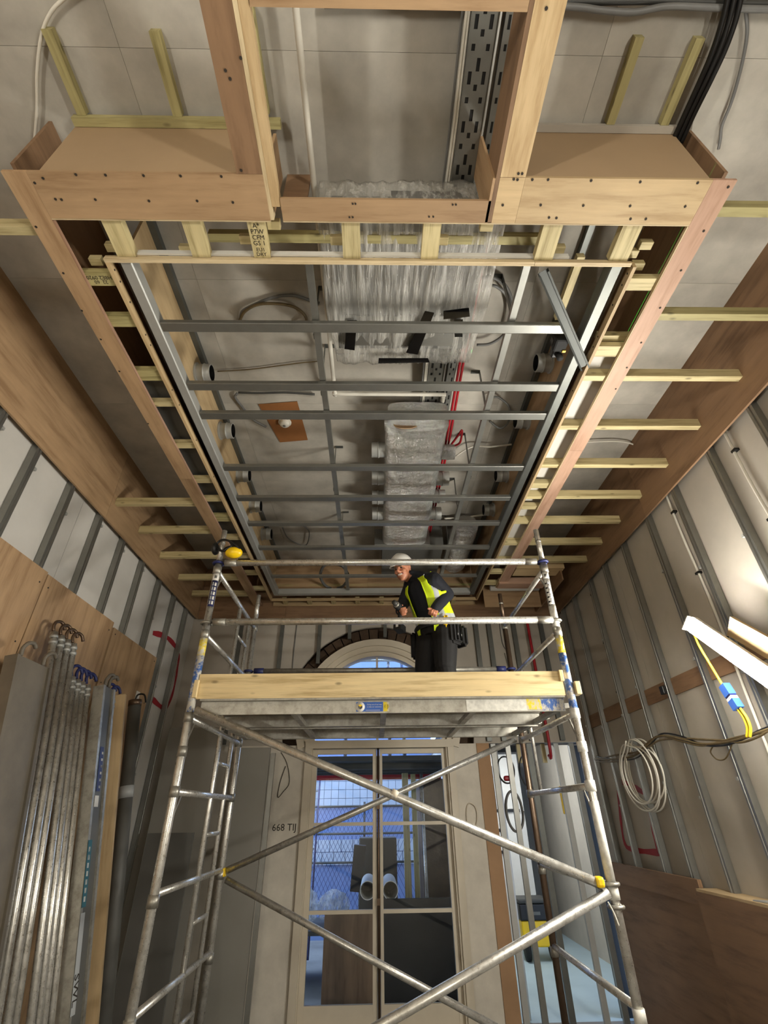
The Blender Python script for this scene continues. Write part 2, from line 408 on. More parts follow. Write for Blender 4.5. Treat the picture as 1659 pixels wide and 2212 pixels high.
redline('red_marking', [(1395, 1722), (1408, 1780), (1418, 1825), (1427, 1846)], XR+0.074, 0.05, wr, -1)
# wall behind the photographer
tag(box('wall_front', XL-0.3, XR+0.3, YF-0.2, YF, 0, ZS, 'board_grey', ax=2), 'grey boarded wall behind the viewpoint', 'wall', kind='structure')
# plywood fascias that hang from the upper ceiling along the walls
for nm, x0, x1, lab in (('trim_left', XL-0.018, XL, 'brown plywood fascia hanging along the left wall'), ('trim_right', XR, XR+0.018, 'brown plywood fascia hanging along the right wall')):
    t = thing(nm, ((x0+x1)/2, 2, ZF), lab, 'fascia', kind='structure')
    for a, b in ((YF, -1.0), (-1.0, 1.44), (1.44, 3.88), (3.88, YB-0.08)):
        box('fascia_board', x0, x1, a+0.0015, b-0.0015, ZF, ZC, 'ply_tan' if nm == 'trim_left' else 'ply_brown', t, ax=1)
t = thing('trim_back', (0, YB-0.07, ZF), 'brown plywood fascia across the far wall above the arch', 'fascia', kind='structure')
for a, b in ((XL, -1.3), (-1.3, 0.95), (0.95, XR)): box('fascia_board', a+0.0015, b-0.0015, YB-0.075, YB-0.057, ZF, ZC, 'ply_brown', t, ax=0)
# far wall with door, arched fanlight and passage opening
ACX, ACZ, R1, R2, R3 = 0.045, 2.886, 0.885, 1.075, 1.26
wb = thing('wall_back', (0, YB+0.1, 0), 'far plastered wall with glazed door, arch and passage opening', 'wall', kind='structure')
def arc(R, y, n=28, z0=2.6):
    a0 = math.asin(max(-1, min(1, (z0-ACZ)/R))); out = []
    for k in range(n+1):
        a = math.pi-a0 - (math.pi-2*a0)*k/n; out.append((ACX+R*math.cos(a), y, ACZ+R*math.sin(a)))
    return out
up = [(XL-0.3, YB, 2.6)] + arc(R3, YB) + [(XR+0.3, YB, 2.6), (XR+0.3, YB, ZS), (XL-0.3, YB, ZS)]
def ngon_wall(name, pts, y0, y1, m, parent):
    n = len(pts); v = [(p[0], y0, p[2]) for p in pts]+[(p[0], y1, p[2]) for p in pts]
    f = [tuple(range(n)), tuple(range(2*n-1, n-1, -1))]+[(i, n+i, n+(i+1) % n, (i+1) % n) for i in range(n)]
    return raw(name, v, f, m, parent)
ngon_wall('upper_wall', up, YB, YB+0.05, 'board_grey', wb)
up2 = [(XL-0.3, 0, 2.6)] + arc(R2-0.01, YB) + [(XR+0.3, 0, 2.6), (XR+0.3, 0, ZS), (XL-0.3, 0, ZS)]
ngon_wall('upper_wall', up2, YB+0.18, YB+0.30, 'brick_dark', wb)
box('lower_wall', XL-0.3, -0.88, YB, YB+0.30, 0, 2.6, 'plaster', wb, ax=2)
box('lower_wall', 1.005, 1.33, YB, YB+0.30, 0, 2.6, 'plaster', wb, ax=2)
box('raw_plaster_strip', 1.30, 1.46, YB-0.015, YB+0.28, 0, 2.6, 'plaster_raw', wb, ax=2)
box('lintel', 1.46, XR+0.3, YB+0.055, YB+0.17, 2.6, 2.75, 'dark_grey', wb)
def ring_seg(name, R0, Ra, a0, a1, y0, y1, m, parent, n=2):
    v, f = [], []
    for k in range(n+1):
        a = a0+(a1-a0)*k/n
        for R in (R0, Ra):
            for y in (y0, y1): v.append((ACX+R*math.cos(a), y, ACZ+R*math.sin(a)))
    for k in range(n):
        b = 4*k; c = b+4
        f += [(b, b+2, c+2, c), (b+1, c+1, c+3, b+3), (b, c, c+1, b+1), (b+2, b+3, c+3, c+2)]
    f += [(0, 1, 3, 2), (4*n, 4*n+2, 4*n+3, 4*n+1)]
    return raw(name, v, f, m, parent)
for k in range(30):                                                   # rough brick voussoirs above the moulding
    a0 = math.radians(-8+k*196/30); a1 = math.radians(-8+(k+1)*196/30)-0.012
    ring_seg('brick', R2-0.02, R3-0.005-random.random()*0.03, a0, a1, YB+0.04+random.random()*0.035, YB+0.178, 'brick_dark', wb, 1)
for y in (-1.92, -1.33, -0.79): box('metal_stud', y-0.024, y+0.024, YB-0.05, YB-0.005, 2.62 if y < -1.3 else 3.62, ZF+0.3, 'galv_dark', wb)
for x, z0 in ((-0.36, 3.96), (0.15, 3.98)): box('metal_stud', x-0.024, x+0.024, YB-0.05, YB-0.005, z0, ZF+0.3, 'galv_dark', wb)
for x in (1.47, 1.66, 2.02, 2.42): box('metal_stud', x-0.03, x+0.03, YB-0.05, YB-0.002, 2.62, ZF+0.3, 'galv_dark', wb)
cable('hanging_wire', [(1.83, YB-0.01, 4.2), (1.83, YB-0.01, 3.9), (1.88, YB-0.02, 3.75), (1.93, YB-0.02, 3.5), (1.90, YB-0.02, 3.3), (1.87, YB-0.02, 3.5), (1.84, YB-0.01, 3.75)], 0.006, 'grey_cable', wb)
cable('hanging_wire', [(-1.13, YB-0.01, 4.2), (-1.14, YB-0.01, 3.7), (-1.13, YB-0.012, 3.2), (-1.15, YB-0.01, 2.7)], 0.006, 'grey_cable', wb)
cable('hanging_wire', [oY(a, b, YB-0.012) for a, b in ((607, 1625), (620, 1650), (625, 1690), (612, 1710), (600, 1722), (605, 1690), (617, 1655))], 0.004, 'ink', wb)
cable('hanging_wire', [oY(a, b, YB-0.02) for a, b in ((1010, 1740), (1017, 1735), (1028, 1745), (1031, 1770), (1024, 1790), (1012, 1785), (1008, 1760))], 0.006, 'joinery', wb, closed=True)
text('pencil_writing', '668 TIJ', oY(614, 1788, YB-0.003), (1, 0, 0), (0, 0, 1), 0.10, 'ink', wb)
# arched fanlight
wn = thing('window_1', (ACX, YB+0.1, 2.6), 'arched fanlight with pale moulded surround above the door', 'window', kind='structure')
for R0, Ra, y0 in ((R1-0.03, R1+0.03, YB+0.05), (R1+0.03, R1+0.10, YB+0.005), (R1+0.10, R2, YB-0.03)):
    ring_seg('arch_moulding', R0, Ra, math.radians(-18), math.radians(198), y0, YB+0.22, 'joinery', wn, 40)
gp = arc(R1-0.02, YB+0.15); v = [(p[0], YB+0.15, p[2]) for p in gp]
raw('pane', v, [tuple(range(len(v)))], 'glass', wn)
box('glazing_bar', ACX-0.028, ACX+0.002, YB+0.13, YB+0.17, 2.62, ACZ+R1-0.02, 'joinery', wn)
for s in (-1, 1): beam('glazing_bar', (ACX-0.013+s*0.05, YB+0.15, 2.75), (ACX+s*0.62, YB+0.15, ACZ+0.62), 0.03, 0.03, 'joinery', wn)
# double glazed door
dr = thing('door_1', (0.06, YB+0.1, 0), 'pale framed double door with three rows of glass panes', 'door', kind='structure')
box('jamb', -0.88, -0.80, YB-0.035, YB+0.2, 0, 2.6, 'joinery', dr); box('jamb', 0.925, 1.005, YB-0.035, YB+0.2, 0, 2.6, 'joinery', dr)
box('jamb_moulding', -0.83, -0.79, YB-0.01, YB+0.09, 0, 2.56, 'joinery', dr); box('jamb_moulding', 0.905, 0.945, YB-0.01, YB+0.09, 0, 2.56, 'joinery', dr)
box('head', -0.88, 1.005, YB-0.04, YB+0.2, 2.56, 2.65, 'joinery', dr)
box('threshold', -0.80, 0.925, YB-0.02, YB+0.25, 0.0, 0.03, 'joinery', dr)
for x0, x1, g0, g1 in ((-0.79, 0.022, -0.73, -0.028), (0.058, 0.905, 0.092, 0.85)):
    lf = thing('door_leaf', ((x0+x1)/2, YB+0.1, 0.03)); lf.parent = dr; lf.matrix_parent_inverse = WM[dr.name].inverted()
    box('stile', x0, g0, YB+0.05, YB+0.10, 0.03, 2.555, 'joinery', lf); box('stile', g1, x1, YB+0.05, YB+0.10, 0.03, 2.555, 'joinery', lf)
    for z0, z1 in ((0.03, 0.21), (0.925, 0.96), (1.735, 1.77), (2.50, 2.555)): box('rail', g0, g1, YB+0.055, YB+0.095, z0, z1, 'joinery', lf)
    for z0, z1 in ((0.21, 0.925), (0.96, 1.735), (1.77, 2.50)): box('pane', g0, g1, YB+0.072, YB+0.078, z0, z1, 'glass', lf)
tube('espagnolette_rod', (0.04, YB+0.025, 0.05), (0.04, YB+0.025, 2.58), 0.014, 'steel_brown', dr)
for z in (0.5, 1.0, 1.9): box('rod_guide', 0.022, 0.058, YB+0.005, YB+0.05, z, z+0.06, 'steel_brown', dr)
# passage room to the right of the door
box_pf = tag(box('floor_passage', 1.2, 4.0, YB+0.25, 13.0, -0.12, 0, 'floor_blue'), 'pale blue grey floor of the lit passage', 'floor', kind='structure')
tag(box('wall_passage_right', 3.35, 3.5, YB+0.31, 13.0, 0, 3.0, 'board_grey', ax=2), 'grey right wall of the passage', 'wall', kind='structure')
tag(box('wall_passage_left', 1.34, 1.46, YB+0.31, 13.0, 0, 3.0, 'board_white', ax=2), 'white left wall of the passage', 'wall', kind='structure')
wpe = tag(box('wall_passage_end', 1.46, 3.35, 12.0, 12.15, 0, 3.0, 'board_white', ax=2), 'white end wall of the passage', 'wall', kind='structure')
tag(box('ceiling_passage', 1.2, 4.0, YB+0.31, 13.0, 3.0, 3.1, 'dark_grey'), 'dark ceiling of the passage', 'ceiling', kind='structure')
# ================================================================ CEILING FRAMEWORK
from mathutils import noise as mnoise
bk = thing('ceiling_bulkhead', (0, 3.8, ZR), 'plywood and timber bulkhead frame hung under the upper ceiling', 'bulkhead')
TP = 0.018
box('soffit_board', -1.768, -1.650, 1.055, 3.50, ZR, ZR+TP, 'ply_tan', bk); box('soffit_board', -1.768, -1.650, 3.502, 6.62, ZR, ZR+TP, 'ply_tan', bk)
box('soffit_board', 1.660, 1.778, 1.055, 3.10, ZR, ZR+TP, 'ply_pink', bk); box('soffit_board', 1.660, 1.778, 3.102, 6.0, ZR, ZR+TP, 'ply_pink', bk)
f1 = box('soffit_board', -1.649, -0.532, 1.055, 1.265, ZR, ZR+TP, 'ply_tan', bk)
f2 = box('soffit_board', -0.468, 0.592, 1.16, 1.265, ZR, ZR+TP, 'ply_tan', bk)
f3 = box('soffit_board', 0.736, 1.659, 1.055, 1.265, ZR, ZR+TP, 'ply_pale', bk)
f3b = box('soffit_board', 0.612, 0.735, 1.056, 1.265, ZR, ZR+TP, 'ply_pale', bk, ax=0)
box('edge_lipping', -1.649, -0.532, 1.266, 1.272, ZR, ZR+0.03, 'ply_edge', bk); box('edge_lipping', -0.468, 1.659, 1.266, 1.272, ZR, ZR+0.03, 'ply_edge', bk)
box('edge_lipping', -1.649, -1.643, 1.275, 6.6, ZR, ZR+0.02, 'ply_pink', bk); box('edge_lipping', 1.653, 1.659, 1.275, 6.0, ZR, ZR+0.02, 'ply_edge', bk)
discs('screw', [oZ(a, b, ZR-0.001) for a, b in ((164, 377), (228, 378), (310, 379), (390, 380), (478, 381), (206, 431), (322, 434), (426, 434), (503, 437), (120, 430), (133, 431), (93, 385), (75, 395))], (0, 0, -1), 0.0065, 'ink', f1)
discs('screw', [oZ(a, b, ZR-0.001) for a, b in ((755, 469), (762, 469), (762, 440), (768, 440), (927, 468), (936, 468), (978, 442), (985, 442))], (0, 0, -1), 0.005, 'ink', f2)
discs('screw', [oZ(a, b, ZR-0.001) for a, b in ((1184, 388), (1277, 390), (1383, 393), (1507, 395), (1086, 443), (1168, 443), (1260, 444), (1361, 445), (1480, 446), (1150, 388), (1110, 387), (1118, 388), (1120, 375), (1128, 375), (1186, 470), (1202, 471), (1362, 473), (1395, 473))], (0, 0, -1), 0.0065, 'ink', f3)
discs('screw', [oZ(a, b, ZR-0.001) for a, b in ((137, 590), (218, 733), (258, 802), (177, 671), (320, 915), (78, 490))], (0, 0, -1), 0.0065, 'ink', bk)
discs('screw', [oZ(a, b, ZR-0.001) for a, b in ((1573, 404), (1520, 499), (1471, 584), (1426, 665), (1385, 740), (1354, 794), (1330, 840))], (0, 0, -1), 0.0065, 'ink', bk)
# front and side panels rising to the upper ceiling
box('front_panel', -1.60, -0.656, 1.06, 1.078, ZR+TP, ZC, 'mdf', bk, ax=0); box('front_panel', 0.736, 1.655, 1.06, 1.078, ZR+TP, ZC, 'mdf', bk, ax=0)
box('batten', -1.60, -0.50, 1.018, 1.058, ZC-0.075, ZC-0.03, 'pine_green', bk); box('batten', 0.74, 1.66, 1.025, 1.058, ZC-0.06, ZC-0.03, 'board_grey', bk)
box('side_panel', -1.766, -1.748, 1.06, 6.6, ZT+0.08, ZC, 'ply_brown', bk, ax=1); box('side_panel', 1.757, 1.775, 1.06, 6.0, ZT+0.08, ZC, 'ply_brown', bk, ax=1)
box('lid_board', -1.745, -1.49, 2.42, 5.2, 4.536, 4.546, 'mid_grey', bk); box('lid_board', 1.49, 1.755, 2.15, 5.4, 4.536, 4.546, 'board_white', bk)
for x in (-1.55, -1.045): box('batten', x-0.024, x+0.024, 0.69, 1.017, ZC-0.047, ZC, 'pine_green', bk)
for x in (1.29, 1.588): box('batten', x-0.022, x+0.022, 0.68, 1.024, ZC-0.047, ZC, 'pine_green', bk)
# noggins between soffit boards and inner trim
for yb, w in ((1.642, 0.078), (1.918, 0.075), (2.357, 0.09), (2.61, 0.045), (3.093, 0.06), (3.588, 0.06), (3.896, 0.047), (4.272, 0.10), (4.67, 0.06), (5.13, 0.06), (5.6, 0.06), (6.1, 0.06)):
    nb = box('noggin', -1.745, -1.488, yb-w, yb, ZT, ZT+0.047, 'pine_green' if w > 0.07 else 'pine', bk)
    if yb == 1.642:
        text('stamp', 'H8E2 0920', (-1.572, yb-0.05, ZT-0.0008), (-1, 0, 0), (0, 1, 0), 0.032, 'ink', nb, 0.0003); text('stamp', '22  60', (-1.572, yb-0.024, ZT-0.0008), (-1, 0, 0), (0, 1, 0), 0.030, 'ink', nb, 0.0003)
for yb, w in ((1.647, 0.075), (2.131, 0.085), (3.675, 0.08), (4.05, 0.06), (5.6, 0.07), (5.95, 0.07)): box('noggin', 1.488, 1.755, yb-w, yb, ZT, ZT+0.047, 'pine', bk)
box('noggin', 1.488, 1.755, 2.00, 2.043, ZT+0.05, ZT+0.095, 'pine', bk)
for x0, x1 in ((-1.412, -1.312), (-1.0, -0.902), (-0.662, -0.573), (-0.17, -0.074), (0.262, 0.356), (0.897, 1.0), (1.32, 1.425)):
    nb = box('noggin', x0, x1, 1.273, 1.470, ZT, ZT+0.05, 'pine', bk, ax=1)
    if abs(x0+0.662) < 0.01:
        for i, s in enumerate(('A*', 'P7W', 'CFM', 'GS 1')): text('stamp', s, ((x0+x1)/2, 1.300+i*0.03, ZT-0.0008), (1, 0, 0), (0, -1, 0), 0.034, 'ink', nb, 0.0003)
        for i, s in enumerate(('EU1', 'DRY')): text('stamp', s, ((x0+x1)/2, 1.425+i*0.025, ZT-0.0008), (1, 0, 0), (0, -1, 0), 0.028, 'ink', nb, 0.0003)
box('rail', -0.93, 1.02, 1.415, 1.462, 4.60, 4.65, 'pine_green', bk); box('rail', 0.62, 1.30, 1.10, 1.15, 4.62, 4.67, 'pine', bk)
box('white_strip', -1.31, 1.10, 1.462, 1.4715, 4.478, 4.515, 'white_paint', bk)
for a, b in ((240, 540), (205, 570), (400, 545), (530, 523), (590, 491), (727, 525), (955, 525), (1052, 495), (1208, 545), (1367, 553), (1398, 535), (1380, 580), (848, 830), (330, 835), (349, 822)):
    p = oZ(a, b, 4.50)
    if abs(p.x) < 1.75 and p.y < 1.75: box('block', p.x-0.035, p.x+0.035, p.y-0.022, p.y+0.022, 4.515, 4.555, 'pine', bk, bevel=0.003)
# inner trim strips with metal edge channel inside them
def strip(n, x0, x1, y0, y1, z0, z1, m): return box(n, x0, x1, y0, y1, z0, z1, m, bk)
tl = strip('inner_trim', -1.487, -1.467, 1.495, 6.42, ZR, ZR+0.055, 'ply_pale'); tr = strip('inner_trim', 1.467, 1.487, 1.495, 6.42, ZR, ZR+0.055, 'ply_pale')
discs('screw', [(-1.467, y, ZR+0.025) for y in (1.55, 1.62, 1.75, 1.98, 2.06, 2.45, 2.6, 3.0, 3.5)], (1, 0, 0), 0.006, 'ink', tl)
discs('screw', [(1.467, y, ZR+0.03) for y in (1.55, 1.62, 1.75, 1.98, 2.06, 2.45, 2.6, 3.0, 3.5)], (-1, 0, 0), 0.006, 'ink', tr)
strip('inner_trim', -1.487, 0.90, 1.472, 1.494, ZR, ZR+0.020, 'ply_edge'); strip('inner_trim', 0.902, 1.45, 1.472, 1.494, ZR, ZR+0.020, 'ply_edge')
strip('inner_trim', -1.487, 1.40, 1.474, 1.49, ZR+0.0205, ZR+0.037, 'ply_edge')
strip('inner_trim', -1.487, 1.487, 6.425, 6.445, ZR, ZR+0.04, 'ply_pale')
for x in (-1.3, -0.95, -0.6, -0.25, 0.1, 0.45, 0.8, 1.15): box('noggin', x-0.03, x+0.03, 6.446, 6.62, ZT, ZT+0.047, 'pine', bk, ax=1)
strip('inner_trim', -1.487, 1.487, 6.621, 6.639, ZR, ZR+0.06, 'ply_pale')
# inner upstands with duct collars
def collar(parent, c, sx, r=0.072):
    x = c[0]; pts = [(0, r+0.012), (0.012, r+0.012), (0.013, r), (0.06, r), (0.068, r+0.006), (0.076, r), (0.12, r), (0.122, r-0.008), (0.02, r-0.008), (0.018, 0.002)]
    a = Vector((x, c[1], c[2])); b = a+Vector((sx*0.12, 0, 0)); v, f = tube_vf([(p-0.06, rr) for p, rr in pts], 20)
    o = local_obj('duct_collar', a, b, Vector((0, 0, 1)), v, f, 'galv_bright', parent, True, mats=['galv_bright', 'black'])
    me = o.data; n = len(pts)
    for k, p in enumerate(me.polygons): p.material_index = 1 if k >= 20*(n-3) else 0
    return fix_smooth(o)
ul = box('upstand_panel', -1.445, -1.427, 1.53, 6.30, 4.535, ZC, 'ply_pale', bk, ax=1)
ur = box('upstand_panel', 1.415, 1.433, 2.22, 6.30, 4.535, ZC, 'ply_tan', bk, ax=1)
for y in (2.64, 3.32, 4.0, 4.59, 5.24): collar(ul, (-1.427, y, 4.86), 1)
for y in (2.54, 3.20, 4.03, 4.71): collar(ur, (1.415, y, 4.88), -1)
box('upstand_panel', -1.44, -0.1, 6.35, 6.368, 4.535, ZC, 'ply_tan', bk, ax=0); box('upstand_panel', -0.098, 1.43, 6.35, 6.368, 4.535, ZC, 'ply_tan', bk, ax=0)
box('wall_track', -1.426, -1.385, 1.53, 6.3, ZC-0.05, ZC-0.002, 'galv_dark', bk); box('wall_track', 1.375, 1.414, 1.53, 6.3, ZC-0.05, ZC-0.002, 'galv_dark', bk)
box('batten', 1.20, 1.245, 1.53, 1.95, 4.60, 4.645, 'pine', bk)
# neck of the bulkhead that comes forward over the viewpoint
box('neck_board', 0.612, 0.735, -0.7, 1.054, ZR, ZR+TP, 'ply_pale', bk); box('neck_upstand', 0.592, 0.611, -0.7, 1.262, ZR, 4.70, 'ply_brown', bk, ax=1)  # pale ply paints the lit look of the right neck board
box('neck_upstand', 0.578, 0.591, 1.06, 1.262, ZR, 5.0, 'ply_tan', bk, ax=2)
box('neck_board', -0.655, -0.533, -0.7, 1.054, ZR, ZR+TP, 'ply_brown', bk)  # brown ply paints the shade on the left neck board
box('neck_lipping', -0.532, -0.514, -0.7, 1.262, ZR, ZR+0.06, 'ply_edge', bk); box('neck_lipping', -0.5135, -0.470, -0.7, 1.20, ZR+0.004, ZR+0.05, 'ply_pale', bk)
box('neck_upstand', -0.532, -0.516, 1.05, 1.262, ZR+0.061, 4.9, 'ply_tan', bk, ax=2)
box('cross_board', -0.468, 0.591, 0.40, 0.495, ZR, ZR+TP, 'ply_tan', bk)
box('neck_batten', -0.60, -0.555, 0.60, 1.0, ZC-0.05, ZC-0.003, 'pine_green', bk)
box('back_panel', -0.51, -0.372, 1.30, 1.318, 4.66, ZC, 'ply_brown', bk, ax=0)
discs('screw', [oZ(a, b, ZR-0.001) for a, b in ((487, 152), (497, 170), (520, 125), (521, 368), (1180, 18))], (0, 0, -1), 0.0065, 'ink', bk)
# timbers that span from the inner trim to the wall fascias
for yb in (1.234, 1.85, 2.345, 2.858, 3.36, 3.86, 4.34, 4.82, 5.28):
    box('ceiling_timber', 1.488 if yb > 2 else 1.779, XR-0.002, yb-0.047, yb, ZT+(0 if yb > 2 else 0.004), ZT+0.075, 'pine' if yb > 2 else 'pine_green', bk)
for yb in (1.36, 3.984, 4.529, 5.129, 5.756, 6.30): box('ceiling_timber', XL+0.002, -1.769, yb-0.047, yb, ZT, ZT+0.075, 'pine', bk)
# boxed corner at the far right
box('corner_casing', 1.79, 2.40, 5.40, 5.62, ZR, ZR+TP, 'ply_pale', bk); box('corner_casing', 1.79, 2.40, 5.39, 5.399, ZR, ZR+0.10, 'ply_pale', bk)
box('corner_casing', 1.66, 2.28, 5.80, 5.96, ZR-0.03, ZR+0.06, 'ply_pink', bk)
box('corner_casing', 1.55, 2.35, 6.30, 6.318, ZF+0.02, 4.65, 'ply_tan', bk, ax=0); box('corner_casing', 2.36, 2.38, 5.45, 6.6, ZF+0.05, 4.6, 'ply_brown', bk)
tube('casing_pipe', (1.62, 6.15, 4.52), (2.3, 6.15, 4.52), 0.06, 'board_white', bk)
# ---------------------------------------------------------------- metal furring grid
mg = thing('metal_ceiling_grid', (0, 3.8, 4.46), 'galvanised steel grid of furring channels inside the bulkhead', 'ceiling grid')
for s in (-1, 1):
    pts = [(s*1.410, 4.475), (s*1.408, 4.452), (s*1.352, 4.450), (s*1.346, 4.456), (s*1.345, 4.530)]
    profile('edge_channel', pts, 'y', 1.50, 6.26, 'galv_bright' if s < 0 else 'galv_dark', mg)
profile('edge_channel', [(6.20, 4.53), (6.20, 4.455), (6.26, 4.45), (6.262, 4.475)], 'x', -1.345, 1.345, 'galv_bright', mg)
for yb, w in ((1.955, 0.066), (2.452, 0.066), (2.752, 0.07), (3.412, 0.066), (3.9, 0.066), (4.382, 0.066), (4.93, 0.066), (5.705, 0.05)):
    x1 = 1.24 if yb < 2 else 1.35
    profile('furring_channel', [(yb-w+0.008, 4.494), (yb-w, 4.492), (yb-w, 4.464), (yb-w+0.004, 4.462), (yb-0.004, 4.462), (yb, 4.464), (yb, 4.492), (yb-0.008, 4.494)], 'x', -1.343, x1, 'galv', mg)
for x in (-0.372, 0.882):
    rn = profile('primary_channel', [(x-0.02, 4.535), (x-0.02, 4.497), (x+0.02, 4.497), (x+0.02, 4.535)], 'y', 1.52, 6.19, 'galv', mg)
    for y in ((2.0, 2.5, 3.75, 5.0) if x < 0 else (1.9, 2.76, 3.55, 4.3, 5.1)):
        hs = 1 if x > 0 else -1
        box('hanger', min(x+hs*0.021, x+hs*0.026), max(x+hs*0.021, x+hs*0.026), y, y+0.035, 4.50, ZC, 'galv_dark', rn); box('hanger_foot', x-0.02 if hs < 0 else x-0.05, x+0.05 if hs < 0 else x+0.02, y, y+0.035, ZC-0.005, ZC, 'galv_dark', rn)
tk = profile('metal_track', [(-0.02, 0.032), (-0.03, 0.03), (-0.03, 0), (0.03, 0), (0.03, 0.03), (0.02, 0.032)], 'x', -0.42, 0.42, 'track_dark')
tk.location = (1.21, 1.865, 4.432); tk.rotation_euler = (math.pi, 0, math.radians(54)); tag(tk, 'loose dark steel track lying diagonally across the grid corner', 'metal track')
# ---------------------------------------------------------------- services above the grid
def displaced_box(name, x0, x1, y0, y1, z0, z1, nx, ny, nz, fn, m, parent=None):
    bm = bmesh.new(); grid = {}
    def vert(i, j, k):
        key = (i, j, k)
        if key not in grid:
            p = Vector((x0+(x1-x0)*i/nx, y0+(y1-y0)*j/ny, z0+(z1-z0)*k/nz)); grid[key] = bm.verts.new(fn(p))
        return grid[key]
    for i in range(nx):
        for j in range(ny):
            for k in (0, nz): bm.faces.new((vert(i, j, k), vert(i+1, j, k), vert(i+1, j+1, k), vert(i, j+1, k)))
    for i in range(nx):
        for k in range(nz):
            for j in (0, ny): bm.faces.new((vert(i, j, k), vert(i+1, j, k), vert(i+1, j, k+1), vert(i, j, k+1)))
    for j in range(ny):
        for k in range(nz):
            for i in (0, nx): bm.faces.new((vert(i, j, k), vert(i, j+1, k), vert(i, j+1, k+1), vert(i, j, k+1)))
    return from_bm(name, bm, m, parent, smooth=True)
fc = thing('fan_coil_unit', (0.19, 1.8, 4.62), 'ceiling fan coil unit wrapped in clear plastic with black tape', 'air unit')
box('casing', -0.25, 0.66, 1.34, 2.22, 4.64, 4.89, 'mid_grey', fc, bevel=0.008)
box('casing_flange', -0.20, 0.55, 1.95, 2.18, 4.625, 4.639, 'galv', fc)
def wrapfn(p):
    c = Vector((0.21, 1.81, 4.755)); d = p-c
    rr = 1.0-0.10*max(0, abs(d.x)/0.55-0.55)**1.5-0.06*max(0, abs(d.y)/0.55-0.6)
    q = Vector((c.x+d.x*(1-0.05*max(0, d.y)/0.5), c.y+d.y, c.z+d.z*rr))
    n = mnoise.noise(Vector((p.x*13, p.y*2.2, p.z*4)))*0.022+mnoise.noise(Vector((p.x*30, p.y*4, p.z*8)))*0.009
    dn = Vector((d.x/0.55, d.y/0.55, d.z/0.2)); dn = dn.normalized() if dn.length else dn
    q += dn*n
    if d.y > 0.1: q.z += (d.y-0.1)*0.13*(1 if d.z < 0 else 0)*(1-min(1, abs(d.x-0.3)/0.3)*0.2)
    return q
displaced_box('plastic_wrap', -0.31, 0.73, 1.27, 2.36, 4.60, 4.91, 60, 44, 10, wrapfn, 'film', fc)
for pts in (((750, 692), (771, 692), (766, 757), (744, 754)), ((918, 672), (938, 676), (902, 766), (877, 762)), ((958, 672), (1013, 665), (1015, 684), (958, 690)), ((981, 690), (1000, 690), (999, 728), (982, 728)), ((818, 774), (925, 774), (928, 783), (817, 785))):
    P = [oZ(a, b, 4.588) for a, b in pts]; sheet('black_tape', P, 'black_gloss', fc, 0.003)
box('control_box', 0.10, 0.50, 1.30, 1.339, 4.72, 4.86, 'black', fc)
def duct(name, x0, x1, y0, y1, z0, z1, m, parent, amp=0.006, ny=26, seg=28, power=4.0):
    v, f = [], []; cx, cz, a, b = (x0+x1)/2, (z0+z1)/2, (x1-x0)/2, (z1-z0)/2
    for j in range(ny+1):
        y = y0+(y1-y0)*j/ny
        for k in range(seg):
            t = 2*math.pi*k/seg; ct, st = math.cos(t), math.sin(t); r = (abs(ct)**power+abs(st)**power)**(-1/power)
            p = Vector((cx+a*r*ct, y, cz+b*r*st)); nn = mnoise.noise(p*9)*amp+mnoise.noise(p*25)*amp*0.5
            v.append((p.x+ct*nn, p.y, p.z+st*nn))
    for j in range(ny):
        for k in range(seg): k2 = (k+1) % seg; f.append((j*seg+k, j*seg+k2, (j+1)*seg+k2, (j+1)*seg+k))
    f.append(tuple(range(seg-1, -1, -1))); f.append(tuple(range(ny*seg, (ny+1)*seg)))
    return fix_smooth(raw(name, v, f, m, parent, True), 50)
sd = thing('supply_duct', (0.38, 4.2, 4.72), 'foil wrapped supply duct with round side outlets', 'duct')
duct('duct_body', 0.10, 0.655, 3.20, 5.24, 4.69, 4.925, 'foil', sd)
duct('duct_end_cap', 0.09, 0.665, 3.13, 3.22, 4.68, 4.93, 'foil_crinkle', sd, amp=0.012, ny=4, power=2.6)
duct('bare_patch', 0.16, 0.40, 3.118, 3.128, 4.71, 4.89, 'ply_tan', sd, amp=0.0, ny=1, power=2.5)
duct('duct_link', 0.12, 0.64, 3.01, 3.13, 4.74, 4.92, 'foil', sd, ny=8)
box('duct_flange', 0.0, 0.70, 5.245, 5.262, 4.69, 4.705, 'galv_bright', sd); box('duct_flange', 0.0, 0.70, 5.245, 5.262, 4.706, 4.93, 'galv', sd, ax=0)
box('plenum_box', 0.10, 0.88, 5.32, 6.25, 4.72, 5.02, 'mid_grey', sd)
def outlet(x, y, z, s, L=0.13, m='galv_bright', r=0.075):
    a = Vector((x, y, z)); v, f = tube_vf([(-L/2, r), (-0.01, r), (-0.004, r+0.006), (0.004, r+0.006), (0.01, r), (L/2, r), (L/2+0.001, r-0.008), (0, r-0.008)], 18)
    return fix_smooth(local_obj('duct_outlet', a, a+Vector((s*L, 0, 0)), Vector((0, 0, 1)), v, f, m, sd, True))
for px, py in ((822, 975), (822, 1035), (820, 1078), (818, 1112)): p = oZ(px, py, 4.80); outlet(0.105, p.y, 4.82, -1)
for px, py in ((965, 980), (958, 1037), (950, 1075), (942, 1112)): p = oZ(px, py, 4.80); outlet(0.65, p.y, 4.82, 1, m='foil_crinkle' if py == 980 else 'galv_bright')
d2 = tag(duct('flexible_duct', 0.98, 1.28, 5.0, 6.1, 4.72, 4.98, 'foil', None, amp=0.012, power=2.4), 'short foil duct beside the grey plenum near the far end', 'duct')
